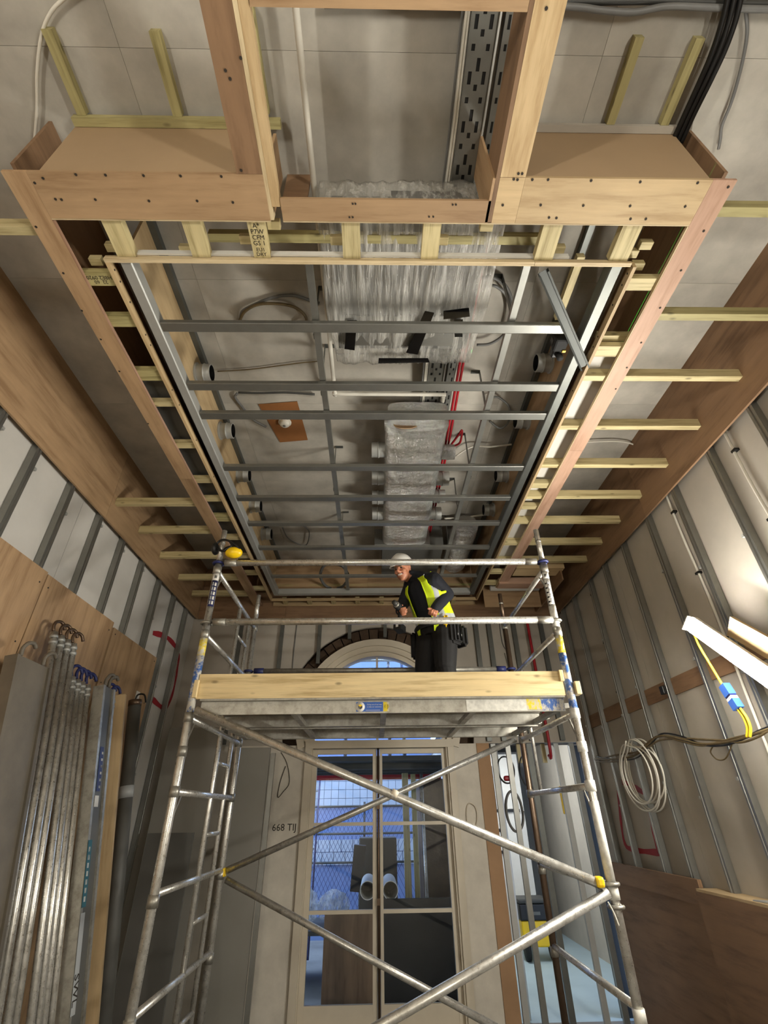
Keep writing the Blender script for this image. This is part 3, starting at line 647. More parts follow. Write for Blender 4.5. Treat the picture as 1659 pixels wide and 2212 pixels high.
# perforated cable trays
def tray(label, x0, x1, y0, y1, z, cols, rods):
    t = thing('cable_tray', ((x0+x1)/2, (y0+y1)/2, z), label, 'cable tray')
    nx = cols*2+1; pit = 0.025; ny = int((y1-y0)/pit); v, f = [], []; idx = {}
    wx = []
    for i in range(nx+1): wx.append(x0+(x1-x0)*i/nx)
    def V(i, j):
        if (i, j) not in idx: idx[(i, j)] = len(v); v.append((wx[i], y0+pit*j, z))
        return idx[(i, j)]
    for i in range(nx):
        for j in range(ny):
            c = (i-1)//2
            if i % 2 == 1 and ((j+2*c) % 4) in ((0, 1) if (j//4+c) % 2 else (0,)): continue
            f.append((V(i, j), V(i+1, j), V(i+1, j+1), V(i, j+1)))
    o = raw('tray_plate', v, f, 'galv', t); md = o.modifiers.new('sheet', 'SOLIDIFY'); md.thickness = 0.0015
    box('tray_flange', x0-0.002, x0, y0, y1, z-0.002, z+0.045, 'galv', t); box('tray_flange', x1, x1+0.002, y0, y1, z-0.002, z+0.045, 'galv', t)
    box('cable_bed', x0+0.003, x1-0.003, y0, y1, z+0.004, z+0.03, 'black', t)  # black filler paints the shade seen through the tray slots
    return t
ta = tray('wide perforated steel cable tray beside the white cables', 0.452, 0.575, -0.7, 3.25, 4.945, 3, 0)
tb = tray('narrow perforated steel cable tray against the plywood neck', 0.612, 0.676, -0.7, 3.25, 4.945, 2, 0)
for x, z, r, m, n, lab in ((0.585, 4.935, 0.006, 'galv_bright', 'steel_rod', 'thin bright steel rod running between the two cable trays'),):
    tag(tube(n, (x, -0.7, z), (x, 3.2, z), r, m, None), lab, 'rod')
for i, (x, r, m, lab) in enumerate(((0.424, 0.008, 'white_plastic', 'white cable nearest the pale pipe, running beside the wide tray'), (0.438, 0.006, 'white_plastic', 'second white cable hugging the edge of the wide tray'), (0.405, 0.007, 'grey_cable', 'grey cable on the outer side of the white pair by the tray'))):
    tag(cable('tray_cable', [(x+0.005, -0.7, 4.97), (x+0.005, 0.6, 4.96), (x+0.004, 1.0, 4.95), (x, 1.25, 4.95), (x-0.006, 2.0, 5.0), (x, 2.45, 4.96), (x+0.01, 3.2, 4.95)], r, m), lab, 'cable')
for x, lab in ((0.695, 'red fire cable running along the cable tray'), (0.723, 'second red fire cable, outermost beside the tray')):
    tag(cable('red_cable', [(x, 1.4, 4.93), (x, 2.5, 4.93), (x+0.01, 3.6, 4.93), (x, 5.0, 4.93), (x, 5.9, 4.93)], 0.012, 'red'), lab, 'cable')
tag(cable('red_cable_loop', [oZ(a, b, 4.93) for a, b in ((975, 960), (990, 940), (998, 930), (994, 955), (982, 963))], 0.011, 'red'), 'red cable looping out beside the foil duct', 'cable')
tag(cable('water_pipe', [(-0.355, -0.7, 4.905), (-0.346, 1.0, 4.905), (-0.338, 2.0, 4.905), (-0.338, 2.85, 4.905), (-0.328, 2.893, 4.905), (-0.285, 2.90, 4.905), (0.55, 2.905, 4.905), (0.59, 2.91, 4.905), (0.602, 2.94, 4.905), (0.602, 2.99, 4.905)], 0.017, 'white_plastic', None, n=4, seg=12), 'cream plastic pipe with two elbows under the upper ceiling', 'pipe')
pb = tag(sheet('cardboard_patch', [oZ(a, b, ZC-0.006) for a, b in ((558, 873), (642, 867), (665, 950), (605, 955))], 'brown_patch', None, -0.004), 'brown cardboard square fixed to the upper ceiling', 'patch')
c = oZ(615, 915, ZC-0.03); sm = thing('smoke_detector', c, 'white round smoke detector on the brown square', 'detector')
v, f = tube_vf([(-0.028, 0.062), (-0.012, 0.062), (-0.008, 0.05), (0.012, 0.047), (0.024, 0.034), (0.028, 0.012)], 20)
fix_smooth(local_obj('body', c+Vector((0, 0, 0.028)), c-Vector((0, 0, 0.028)), Vector((0, 1, 0)), v, f, 'white_plastic', sm, True)); tube('sensor', c-Vector((0, 0, 0.026)), c-Vector((0, 0, 0.034)), 0.012, 'grey_cable', sm)
def pc(name, pix, Z, r, m, label, cat='cable', closed=False): return tag(cable(name, [oZ(a, b, Z) for a, b in pix], r, m, None, closed=closed), label, cat)
pc('cable_loop', [(520, 700), (522, 675), (545, 660), (590, 642), (632, 638), (668, 648), (690, 655)], 5.025, 0.011, 'grey_cable', 'grey cable arching across the upper ceiling left of the wrapped unit')
pc('cable_loop', [(518, 692), (530, 672), (560, 657), (610, 657), (645, 668), (662, 690), (650, 705)], 5.005, 0.011, 'cable_brown', 'dark cable loop just under the grey arching cable')
pc('cable_loop', [(512, 850), (508, 858), (520, 875), (545, 905), (575, 922)], 5.02, 0.011, 'grey_cable', 'pair end of grey cable hanging beside the brown square')
pc('cable_loop', [(515, 848), (560, 849), (620, 848), (680, 852)], 5.02, 0.010, 'dark_grey', 'dark cable clipped straight along the ceiling near the brown square')
pc('cable_loop', [(470, 802), (540, 798), (640, 785), (690, 780)], 5.03, 0.005, 'cable_brown', 'thin brown wire stapled along the upper ceiling')
pc('cable_loop', [(1040, 600), (1062, 598), (1090, 615), (1105, 645), (1112, 690)], 5.0, 0.012, 'grey_cable', 'grey cable curving down right of the wrapped unit')
pc('cable_loop', [(1045, 620), (1070, 618), (1095, 640), (1103, 680), (1090, 720), (1060, 742), (1030, 745)], 4.98, 0.011, 'grey_cable', 'larger grey cable coil right of the wrapped unit')
pc('cable_loop', [(1055, 862), (1075, 858), (1100, 880), (1098, 912), (1080, 925), (1058, 910)], 4.98, 0.010, 'grey_cable', 'grey cable coil beside the lower cable tray')
pc('cable_loop', [(985, 985), (1020, 965), (1060, 965), (1105, 960)], 4.97, 0.009, 'white_plastic', 'white cable running right from the foil duct to the upstand')
pc('cable_loop', [(960, 1120), (1000, 1118), (1046, 1112)], 4.97, 0.012, 'white_plastic', 'short pale cable near the last duct outlet')
pc('cable_loop', [(610, 1140), (625, 1165), (660, 1178), (668, 1150), (655, 1135)], 5.0, 0.008, 'grey_cable', 'thin grey loop on the upper ceiling beyond the brown square')
pc('cable_ring', [(700, 1222), (720, 1218), (742, 1225), (752, 1245), (742, 1265), (720, 1272), (700, 1262), (692, 1242)], 4.60, 0.020, 'grey_cable', 'thick grey coil of cable hanging at the far end', closed=True)
pc('ceiling_cable', [(700, 10), (1000, 8), (1228, 14), (1300, 22), (1370, 26), (1440, 14), (1530, 16), (1659, 20), (1950, 24)], 5.0, 0.014, 'grey_cable', 'grey cable along the upper ceiling at the top right')
pc('ceiling_cable', [(700, -4), (1000, 0), (1228, 4), (1400, 2), (1560, 6), (1659, 8), (1950, 8)], 5.02, 0.014, 'dark_grey', 'darker cable above the grey one at the top right')
for i, (dx, lab) in enumerate(((0, 'black cable of the thick bundle, nearest the batten'), (14, 'black cable in the middle of the thick bundle'), (28, 'black cable on the outer side of the thick bundle'))):
    pc('black_cable', [(1600+dx, -120), (1580+dx, -40), (1562+dx, 40), (1540+dx*0.9, 110), (1510+dx*0.8, 180), (1478+dx*0.7, 250), (1452+dx*0.7, 308)], 4.97, 0.0135, 'black', lab)
pc('white_wire', [(220, -60), (135, 0), (105, 35), (88, 85), (80, 160), (80, 230), (75, 302)], 5.02, 0.008, 'white_plastic', 'white wire hanging in a curve at the top left corner')
pc('grey_wire', [(1600, -60), (1612, 35), (1613, 80), (1600, 150), (1580, 220), (1560, 270), (1556, 300), (1552, 322)], 5.02, 0.008, 'grey_cable', 'thin grey wire hanging at the top right')
pc('pale_wire', [(1265, 955), (1320, 953), (1350, 955), (1368, 960)], 5.0, 0.008, 'white_plastic', 'short pale wire between two timbers on the right')
tag(cable('red_pipe', [(2.21, YB-0.10, 4.25), (2.21, YB-0.10, 3.4), (2.21, YB-0.10, 2.5), (2.22, YB+0.02, 2.45)], 0.02, 'red', None), 'red vertical pipe on the far wall right of the arch', 'pipe')
# laser level clamped to the grid corner; the lamp below is its line beam
p = oZ(1212, 748, 4.47); ll = thing('laser_level', p, 'black laser level with clamp hanging at the grid corner', 'laser level')
box('body', p.x-0.045, p.x+0.045, p.y-0.05, p.y+0.05, 4.47, 4.59, 'rubber', ll, bevel=0.014); box('grip', p.x-0.05, p.x+0.05, p.y-0.02, p.y+0.02, 4.50, 4.56, 'black', ll, bevel=0.006)
box('clamp', p.x-0.03, p.x+0.03, p.y+0.051, p.y+0.115, 4.49, 4.55, 'black', ll, bevel=0.008); tube('clamp_knob', (p.x+0.02, p.y+0.09, 4.489), (p.x+0.02, p.y+0.09, 4.455), 0.022, 'rubber', ll)
box('button', p.x+0.02, p.x+0.042, p.y+0.03, p.y+0.046, 4.462, 4.4695, 'yellow', ll); tube('lens', (p.x+0.0455, p.y, 4.64), (p.x+0.0455, p.y, 4.592), 0.022, 'glass', ll)
lz = bpy.data.lights.new('laser_line', 'POINT'); lz.energy = 22.0; lz.color = (0.05, 1.0, 0.15); lz.shadow_soft_size = 0.0; lz.use_nodes = True
_t = lz.node_tree; _e = _t.nodes['Emission']; _tc = _t.nodes.new('ShaderNodeTexCoord'); _sp = _t.nodes.new('ShaderNodeSeparateXYZ'); _ab = _t.nodes.new('ShaderNodeMath'); _ab.operation = 'ABSOLUTE'; _lt = _t.nodes.new('ShaderNodeMath'); _lt.operation = 'LESS_THAN'; _lt.inputs[1].default_value = 0.003
_t.links.new(_tc.outputs['Normal'], _sp.inputs[0]); _t.links.new(_sp.outputs[2], _ab.inputs[0]); _t.links.new(_ab.outputs[0], _lt.inputs[0]); _t.links.new(_lt.outputs[0], _e.inputs['Strength'])
lzo = bpy.data.objects.new('laser_line', lz); lzo.location = (p.x+0.0455, p.y, 4.645); put(lzo, ll)
# ================================================================ SCAFFOLD TOWER
XA, XB, YN, YR, PR = -1.222, 1.335, 3.37, 4.72, 0.0254
tw = thing('scaffold_tower', (0.06, 4.05, 0), 'aluminium mobile scaffold tower with boarded platform in mid room', 'scaffold')
def sleeve(name, x, y, z0, z1, r, m, parent, seg=16): return tube(name, (x, y, z0), (x, y, z1), r, m, parent, seg)
def patch(name, x, y, z0, z1, a0, a1, r, m, parent, n=5):
    v, f = [], []
    for k in range(n+1):
        a = a0+(a1-a0)*k/n
        for z in (z0, z1):
            for rr in (r-0.0006, r): v.append((x+rr*math.cos(a), y+rr*math.sin(a), z))
    for k in range(n):
        b = 4*k; c = b+4; f += [(b+1, c+1, c+3, b+3), (b, b+2, c+2, c), (b, c, c+1, b+1), (b+2, b+3, c+3, c+2)]
    f += [(0, 1, 3, 2), (4*n, 4*n+2, 4*n+3, 4*n+1)]
    return raw(name, v, f, m, parent, True)
def zpx(px, py): return oY(px, py, YN).z
posts = {}
for nm, x, y in (('nl', XA, YN), ('nr', XB, YN), ('rl', XA, YR), ('rr', XB, YR)):
    body = 'steel_brown' if nm == 'rr' else 'alu'  # rear right post browned for stain and for the light falling on it
    p = sleeve('standard', x, y, 0.16, 3.545, PR, body, tw, 18); posts[nm] = p
    sleeve('spigot', x, y, 3.546, 3.815, 0.0205, body if nm != 'rr' else 'steel_brown', p)
    sleeve('spigot_ring', x, y, 3.70, 3.715, 0.0225, 'alu_dull', p)
    for z in ((3.46, 2.955, 2.40, 2.20, 1.98, 1.46, 0.97) if nm[0] == 'n' else (3.46, 2.955, 2.40, 1.98, 1.46, 0.97)):
        sleeve('collar', x, y, z-0.03, z+0.03, PR+0.0055, 'worn_white' if (nm == 'nr' and z < 2.5) else 'alu_dull', p)
    wheel = thing('castor', (x, y, 0)); wheel.parent = tw; wheel.matrix_parent_inverse = WM[tw.name].inverted()
    tube('wheel', (x-0.025, y, 0.075), (x+0.025, y, 0.075), 0.075, 'rubber', wheel, 20); box('fork', x-0.036, x+0.036, y-0.02, y+0.02, 0.076, 0.158, 'galv_dark', wheel)
for nm, x in (('nl', XA), ('nr', XB)):
    p = posts[nm]; a = math.atan2(-YN, -x)
    sleeve('yellow_band', x, YN, 2.80, 2.925, PR+0.001, 'yellow_paint', p); sleeve('blue_band', x, YN, 2.43, 2.799, PR+0.001, 'blue_paint', p)
    patch('sticker', x, YN, 3.16, 3.365, a-0.9, a+0.9, PR+0.0012, 'blue_dark' if nm == 'nl' else 'white_paint', p)
    patch('sticker_ring', x, YN, 3.37, 3.425, a-1.1, a+1.1, PR+0.0014, 'white_paint', p); patch('sticker_ring_centre', x, YN, 3.385, 3.408, a-0.4, a+0.3, PR+0.002, 'mid_grey', p)
    for i in range(5):
        z = 3.175+i*0.037
        if nm == 'nl': patch('sticker_print', x, YN, z, z+0.027, a+0.0, a+0.55, PR+0.002, 'white_paint', p, 3); patch('sticker_print', x, YN, z, z+0.03, a-0.6, a-0.25, PR+0.002, 'silver_tape', p, 2)
        else: patch('sticker_print', x, YN, z, z+0.03, a+0.05, a+0.38, PR+0.002, 'blue_dark', p, 3); patch('sticker_print', x, YN, z+0.002, z+0.028, a+0.12, a+0.31, PR+0.0026, 'white_paint', p, 2); patch('sticker_print', x, YN, z, z+0.012, a-0.7, a-0.1, PR+0.002, 'black', p, 3)
sleeve('worn_band', XB, YN, 2.99, 3.15, PR+0.001, 'worn_white', posts['nr']); sleeve('worn_band', XB, YN, 1.50, 1.90, PR+0.001, 'worn_white', posts['nr'])
def rung(x, z, y0=YN+0.02, y1=YR-0.02, r=0.020): return tube('rung', (x, y0, z), (x, y1, z), r, 'alu', tw, 12)
for z in (0.5, 1.0, 1.49, 1.98, 2.40, 2.955, 3.46): rung(XA, z); rung(XB, z)
for y in (4.13, 4.48): tube('ladder_stile', (XA, y, 0.5), (XA, y, 3.46), 0.018, 'alu', tw, 12)
for z in (0.75, 1.25, 1.74, 2.2, 2.68, 3.2): rung(XA, z, 4.13, 4.48, 0.015)
tube('ladder_stile', (XB, 4.40, 1.98), (XB, 4.40, 2.95), 0.014, 'alu', tw, 12)
for x in (XA, XB):
    for z in (1.98, 3.46, 2.40):
        tube('gusset', (x, YN+0.02, z-0.17), (x, YN+0.13, z-0.01), 0.007, 'alu_dull', tw, 8)
def claw(parent, x, y, z, m, ax='y'):
    """hooked end of a brace, curled round a post or rung"""
    pts = [Vector((x, y, z)) + 0.036*Vector((math.cos(t), math.sin(t), 0)) for t in [math.radians(k) for k in range(20, 341, 32)]]
    return cable('claw', pts, 0.011, m, parent, n=3, seg=8)
def brace(name, a, b, m='alu', cm='blue_dark', r=0.0245):
    o = tube(name, a, b, r, m, tw, 16); return o
gr = [brace('guardrail', (XA+0.06, YN-0.012, 3.52), (XB-0.06, YN-0.012, 3.52)), brace('guardrail', (XA+0.055, YN-0.03, 3.036), (XB-0.03, YN-0.03, 3.036)),
      brace('guardrail', (XA+0.07, YR, 3.03), (XB-0.07, YR, 3.03), 'alu_dull'), brace('guardrail', (XA+0.07, YR, 3.52), (XB-0.07, YR, 3.52), 'alu_dull')]
for o, y, z, m in ((gr[0], YN, 3.52, 'blue_dark'), (gr[1], YN-0.004, 3.036, 'alu_dull'), (gr[2], YR, 3.03, 'blue_dark'), (gr[3], YR, 3.52, 'blue_dark')):
    claw(o, XA, y, z, m); claw(o, XB, y, z, m)
    for x in (XA+0.10, XB-0.10): tube('end_fitting', (x-0.045, o.location.y, z), (x+0.045, o.location.y, z), 0.030 if m == 'blue_dark' and y == YR else 0.027, m if y == YR else 'alu_dull', o)
def ext(p, q, x): t = (x-p.x)/(q.x-p.x); return p+(q-p)*t
yb_ = YN-0.035
p1, p2 = oY(455, 1548, yb_), oY(1292, 1908, yb_); b1 = brace('diagonal_brace', ext(p1, p2, XA+0.05), ext(p1, p2, XB-0.06))
p1, p2 = oY(1306, 1934, yb_), oY(832, 2210, yb_); b2 = brace('diagonal_brace', ext(p1, p2, XB-0.04), ext(p1, p2, XA+0.06))
yr_ = YR+0.03
p1, p2 = oY(482, 1884, yr_), oY(1112, 1598, yr_); b3 = brace('diagonal_brace', ext(p1, p2, XA+0.04), ext(p1, p2, XB-0.05))
p1, p2 = oY(484, 1898, yr_), oY(1058, 2212, yr_); b4 = brace('diagonal_brace', ext(p1, p2, XA+0.04), ext(p1, p2, XB-0.05))
pc1 = oY(1297, 1912, YN-0.04); claw(b1, XB, YN, pc1.z+0.0, 'alu_dull'); box('yellow_clamp', pc1.x-0.028, pc1.x+0.02, YN-0.07, YN-0.01, pc1.z-0.012, pc1.z+0.04, 'yellow', b1, bevel=0.014)
claw(b2, XB, YN, pc1.z-0.10, 'alu_dull'); pc2 = oY(480, 1884, YR+0.03); box('yellow_clamp', pc2.x-0.03, pc2.x+0.03, YR-0.02, YR+0.06, pc2.z-0.03, pc2.z+0.03, 'yellow', b3, bevel=0.01)
tube('brace_wrap', oY(852, 1716, yb_)-Vector((0.018, 0, -0.009)), oY(852, 1716, yb_)+Vector((0.018, 0, -0.009)), 0.026, 'joinery', b1)
# platform decks
def deck(y0, y1):
    d = thing('platform_deck', (0.06, (y0+y1)/2, 2.42)); d.parent = tw; d.matrix_parent_inverse = WM[tw.name].inverted()
    a = profile('side_beam', [(y0+0.03, 2.422), (y0, 2.42), (y0, 2.500), (y0+0.035, 2.502)], 'x', -1.165, 1.29, 'deck_alu', d)
    b = profile('side_beam', [(y1-0.03, 2.422), (y1, 2.42), (y1, 2.500), (y1-0.035, 2.502)], 'x', -1.165, 1.29, 'deck_alu', d)
    box('deck_board', -1.165, 1.29, y0+0.003, y1-0.003, 2.504, 2.515, 'ply_brown', d)
    for x in (-1.15, -0.55, 0.06, 0.67, 1.25): box('cross_member', x-0.02, x+0.02, y0+0.004, y1-0.004, 2.425, 2.455, 'deck_alu', d)
    for x, s in ((-1.165, -1), (1.29, 1)):
        for y in (y0+0.06, y1-0.06): beam('deck_hook', (x, y, 2.46), (x+s*0.05, y, 2.465), 0.035, 0.03, 'alu_dull', d)
    return d, a
d1, s1 = deck(3.40, 3.98); d2_, s2 = deck(4.05, 4.66)
YF1 = 3.3988
box('yellow_paint', 1.03, 1.13, YF1-0.0008, YF1, 2.432, 2.498, 'yellow_paint', s1); box('blue_paint', 1.13, 1.288, YF1-0.0008, YF1, 2.424, 2.499, 'blue_paint', s1)
box('worn_paint', 0.62, 1.03, YF1-0.0006, YF1, 2.426, 2.498, 'worn_white', s1)
box('deck_lip', -1.165, 1.285, 3.354, 3.3985, 2.500, 2.5115, 'alu_dull', s1)
st = box('sticker', -0.125, 0.055, YF1-0.0008, YF1, 2.430, 2.490, 'blue', s1); tube('sticker_disc', (-0.098, YF1-0.0018, 2.460), (-0.098, YF1-0.0008, 2.460), 0.031, 'white_paint', s1, 20)
for i, (a0, m) in enumerate(((30, 'yellow'), (150, 'mid_grey'), (270, 'dark_grey'))):
    R = 0.017; c0 = Vector((-0.098, YF1-0.0024, 2.460)); P = [c0]+[c0+Vector((R*math.cos(math.radians(t)), 0, R*math.sin(math.radians(t)))) for t in (a0, a0+60, a0+120)]
    sheet('sticker_cube', P, m, s1, -0.0005)
text('sticker_text', 'Going out of our way', (-0.003, YF1-0.0012, 2.474), (1, 0, 0), (0, 0, 1), 0.0115, 'white_paint', s1, 0.0002); text('sticker_text', 'to help our customers', (-0.003, YF1-0.0012, 2.459), (1, 0, 0), (0, 0, 1), 0.0108, 'white_paint', s1, 0.0002)
box('sticker_line', -0.06, 0.035, YF1-0.0012, YF1-0.0008, 2.437, 2.439, 'white_paint', s1)
box('sticker', 0.058, 0.096, YF1-0.0008, YF1, 2.430, 2.490, 'yellow_paint', s1); text('sticker_text', 'NC', (0.068, YF1-0.0012, 2.460), (0, 0, -1), (1, 0, 0), 0.016, 'ink', s1, 0.0002); text('sticker_text', 'IRIN', (0.086, YF1-0.0012, 2.460), (0, 0, -1), (1, 0, 0), 0.016, 'ink', s1, 0.0002)
YF2 = 4.0488
for a, b in ((680, 790), (905, 1002)): xa, xb = oY(a, 1572, YF2).x, oY(b, 1572, YF2).x; box('blue_paint', xa, xb, YF2-0.0008, YF2, 2.43, 2.495, 'blue_paint', s2)
xa, xb = oY(795, 1572, YF2).x, oY(900, 1572, YF2).x; box('sticker', xa, xb, YF2-0.0008, YF2, 2.425, 2.485, 'worn_white', s2); text('sticker_text', 'SWL', ((xa+xb)/2+0.07, YF2-0.0012, 2.445), (1, 0, 0), (0, 0, 1), 0.045, 'ink', s2, 0.0002)
tb_ = box('toe_board', -1.195, 1.292, 3.352, 3.376, 2.512, 2.672, 'deal', tw); box('toe_board', -1.19, 1.285, 4.638, 4.66, 2.516, 2.672, 'deal', tw)
for nm, x in (('l', -1.178), ('r', 1.268)): box('toe_board', x-0.012, x+0.012, 3.382, 4.632, 2.516, 2.672, 'deal', tw)
box('toe_board_clip', 1.268, 1.296, 3.325, 3.351, 2.60, 2.675, 'deal', tw, bevel=0.004); box('toe_board_clip', 1.363, 1.40, 3.33, 3.40, 2.515, 2.60, 'deal', tw, bevel=0.004); box('toe_board_clip', -1.215, -1.185, 3.325, 3.351, 2.515, 2.63, 'deal', tw, bevel=0.004)
# ---------------------------------------------------------------- ear defenders on the near left post
def ellipsoid(name, c, rx, ry, rz, m, parent, seg=16, rings=10):
    v, f = [], []
    for i in range(1, rings):
        ph = math.pi*i/rings
        for k in range(seg): t = 2*math.pi*k/seg; v.append((c[0]+rx*math.sin(ph)*math.cos(t), c[1]+ry*math.sin(ph)*math.sin(t), c[2]+rz*math.cos(ph)))
    n = len(v); v += [(c[0], c[1], c[2]+rz), (c[0], c[1], c[2]-rz)]
    for i in range(rings-2):
        for k in range(seg): k2 = (k+1) % seg; f.append((i*seg+k, i*seg+k2, (i+1)*seg+k2, (i+1)*seg+k))
    for k in range(seg): k2 = (k+1) % seg; f.append((n, k2, k)); b = (rings-2)*seg; f.append((n+1, b+k, b+k2))
    return raw(name, v, f, m, parent, True)
ed = thing('ear_defenders', (XA+0.05, 3.33, 3.56), 'yellow and black ear defenders hung on the left post top', 'ear defenders')
ellipsoid('ear_cup', (-1.105, 3.33, 3.595), 0.068, 0.05, 0.045, 'yellow', ed); ellipsoid('cushion', (-1.135, 3.345, 3.625), 0.060, 0.045, 0.032, 'black', ed)
ellipsoid('ear_cup', (-1.262, 3.35, 3.64), 0.028, 0.05, 0.05, 'black', ed)
cable('headband', [(-1.262, 3.34, 3.66), (-1.235, 3.33, 3.70), (-1.19, 3.31, 3.70), (-1.14, 3.30, 3.68), (-1.09, 3.30, 3.645), (-1.06, 3.31, 3.61)], 0.009, 'black', ed); cable('headband', [(-1.25, 3.335, 3.655), (-1.21, 3.315, 3.61), (-1.17, 3.30, 3.60), (-1.12, 3.30, 3.64)], 0.010, 'black', ed)
# ================================================================ LOOSE SCAFFOLD PARTS AGAINST THE LEFT WALL
def loose_brace(top, low, Y, r, cm, label):
    a, b = oY(*top, Y), oY(*low, Y); base = ext_z(a, b, 0.035)
    t = thing('scaffold_brace', (base.x, base.y, 0), label, 'scaffold tube', 'loose braces leaning on the left wall')
    o = tube('tube', base, a, r, 'alu', t, 12)
    for k in (0.02, 0.055): p = a+(base-a).normalized()*k*1.2; q = a+(base-a).normalized()*(k*1.2+0.02); tube('end_ring', p, q, r+0.0045, 'galv_bright', o, 12)
    u = (a-base).normalized(); s = Vector((-0.25, -0.97, 0)).normalized()
    pts = [a+u*0.01, a+u*0.05+s*0.005, a+u*0.085-s*0.012, a+u*0.10-s*0.05, a+u*0.085-s*0.085, a+u*0.05-s*0.10]
    cable('claw', [q+Vector((-0.01, 0, 0)) for q in pts], 0.012, cm, o, n=3)
    return t
def ext_z(a, b, z): t = (z-a.z)/(b.z-a.z); return a+(b-a)*t
N1 = ['leftmost', 'second', 'third', 'fourth']
for i, (tp, lo, Y) in enumerate((((118, 1366), (58, 1716), 3.50), ((133, 1374), (75, 1716), 3.555), ((146, 1383), (93, 1716), 3.61), ((159, 1391), (108, 1716), 3.665))):
    loose_brace(tp, lo, Y, 0.024, 'steel_brown', f'{N1[i]} of the four tall tubes with brown claws on the left')
for i, (tp, lo, Y) in enumerate((((157, 1463), (126, 1716), 3.72), ((168, 1469), (139, 1716), 3.77), ((178, 1474), (150, 1716), 3.82), ((189, 1480), (163, 1716), 3.87))):
    loose_brace(tp, lo, Y, 0.022, 'blue_dark', f'{N1[i]} of the four shorter tubes with blue claws')
for i, (tp, lo, Y) in enumerate((((233, 1502), (207, 1716), 4.16), ((243, 1507), (219, 1716), 4.20))):
    loose_brace(tp, lo, Y, 0.021, 'blue_dark', ('left' if i == 0 else 'right') + ' tube of the blue clawed pair beside the timber plank')
def lean_panel(name, quad, thick, m, parent=None):
    """board leaning on the wall: four corners, thickness towards the wall"""
    P = [Vector(q) for q in quad]; n = (P[1]-P[0]).cross(P[3]-P[0]).normalized()
    if n.x > 0: n = -n
    v = P+[p+n*thick for p in P]; return raw(name, v, [(0, 1, 2, 3), (7, 6, 5, 4), (0, 4, 5, 1), (1, 5, 6, 2), (2, 6, 7, 3), (3, 7, 4, 0)], m, parent, ax=2)
def lean_deck(name, xt, zt, xb, y0, y1, label, marks):
    t = thing(name, (xb, (y0+y1)/2, 0), label, 'scaffold deck', 'loose decks leaning on the left wall')
    def at(f, y, off=0.0): return Vector((xb+(xt-xb)*f+off, y, zt*f))
    lean_panel('deck_plate', [at(0.01, y0+0.03), at(0.01, y1-0.03), at(1, y1-0.03), at(1, y0+0.03)], 0.03, 'mid_grey' if marks else 'deck_old', t)
    for y in (y0, y1-0.032):
        rl = lean_panel('side_beam', [at(0.005, y, 0.015), at(0.005, y+0.03, 0.015), at(1.0, y+0.03, 0.015), at(1.0, y, 0.015)], 0.08, 'deck_alu' if marks else 'deck_old', t)
    for y in (y0+0.05, y1-0.09):
        a = at(1.0, y); cable('hook', [a, a+Vector((-0.005, 0, 0.05)), a+Vector((0.0, 0.03, 0.09)), a+Vector((0, 0.08, 0.10)), a+Vector((0, 0.11, 0.08))], 0.013, 'deck_old', t, n=3)
    if marks:
        def lab(f0, f1, ya, yb, m, n='label'): return lean_panel(n, [at(f0, ya, 0.019), at(f0, yb, 0.019), at(f1, yb, 0.019), at(f1, ya, 0.019)], 0.0015, m, t)
        lab(0.50, 0.63, y0+0.005, y0+0.055, 'teal'); lab(0.32, 0.49, y0+0.003, y0+0.055, 'silver_tape')
        lab(0.735, 0.84, y0+0.04, y0+0.09, 'blue_dark'); lab(0.70, 0.725, y0+0.03, y0+0.085, 'white_paint')
        u = Vector((xt-xb, 0, zt)).normalized()
        text('label_text', 'SWL', at(0.36, y0+0.028, 0.021), -u, (0, 1, 0), 0.075, 'ink', t, 0.0003)
        for i in range(7): f0 = 0.51+i*0.016; lab(f0, f0+0.010, y0+0.018, y0+0.040, 'white_paint', 'label_print')
        for i in range(6): f0 = 0.742+i*0.016; lab(f0, f0+0.006, y0+0.065, y0+0.088, 'white_paint', 'label_stripe')
    return t
lean_deck('scaffold_deck', -2.28, 2.74, -1.78, 3.06, 3.44, 'dull aluminium deck at the left end of the leaning stack', False)
lean_deck('scaffold_deck', -2.15, 2.74, -1.62, 3.92, 4.12, 'grey aluminium deck with safety labels between the leaning tubes', True)
a, b = oY(254, 1503, 4.32), oY(234, 1716, 4.32); base = ext_z(a, b, 0.02)
tag(beam('timber_plank', base, a, 0.13, 0.045, 'ply_pale', None, up=(0.2, -1, 0)), 'tall softwood plank leaning right of the blue clawed tubes', 'plank')
a, b = oY(291, 1525, 4.75), oY(262, 1820, 4.75); base = ext_z(a, b, 0.02)
gp = thing('plastic_pipe', (base.x, base.y, 0), 'grey pipe with coupling leaning beside the softwood plank', 'pipe')
tube('barrel', base, a, 0.055, 'mid_grey', gp, 16); u = (a-base).normalized(); tube('coupling', a-u*0.75, a-u*0.66, 0.06, 'silver_tape', gp, 16); tube('end_cap', a, a+u*0.05, 0.058, 'steel_brown', gp, 16); cable('loop', [a+u*0.05, a+u*0.10+Vector((0.02, 0, 0)), a+u*0.10+Vector((0.08, 0, 0)), a+u*0.03+Vector((0.1, 0, 0))], 0.008, 'black', gp)
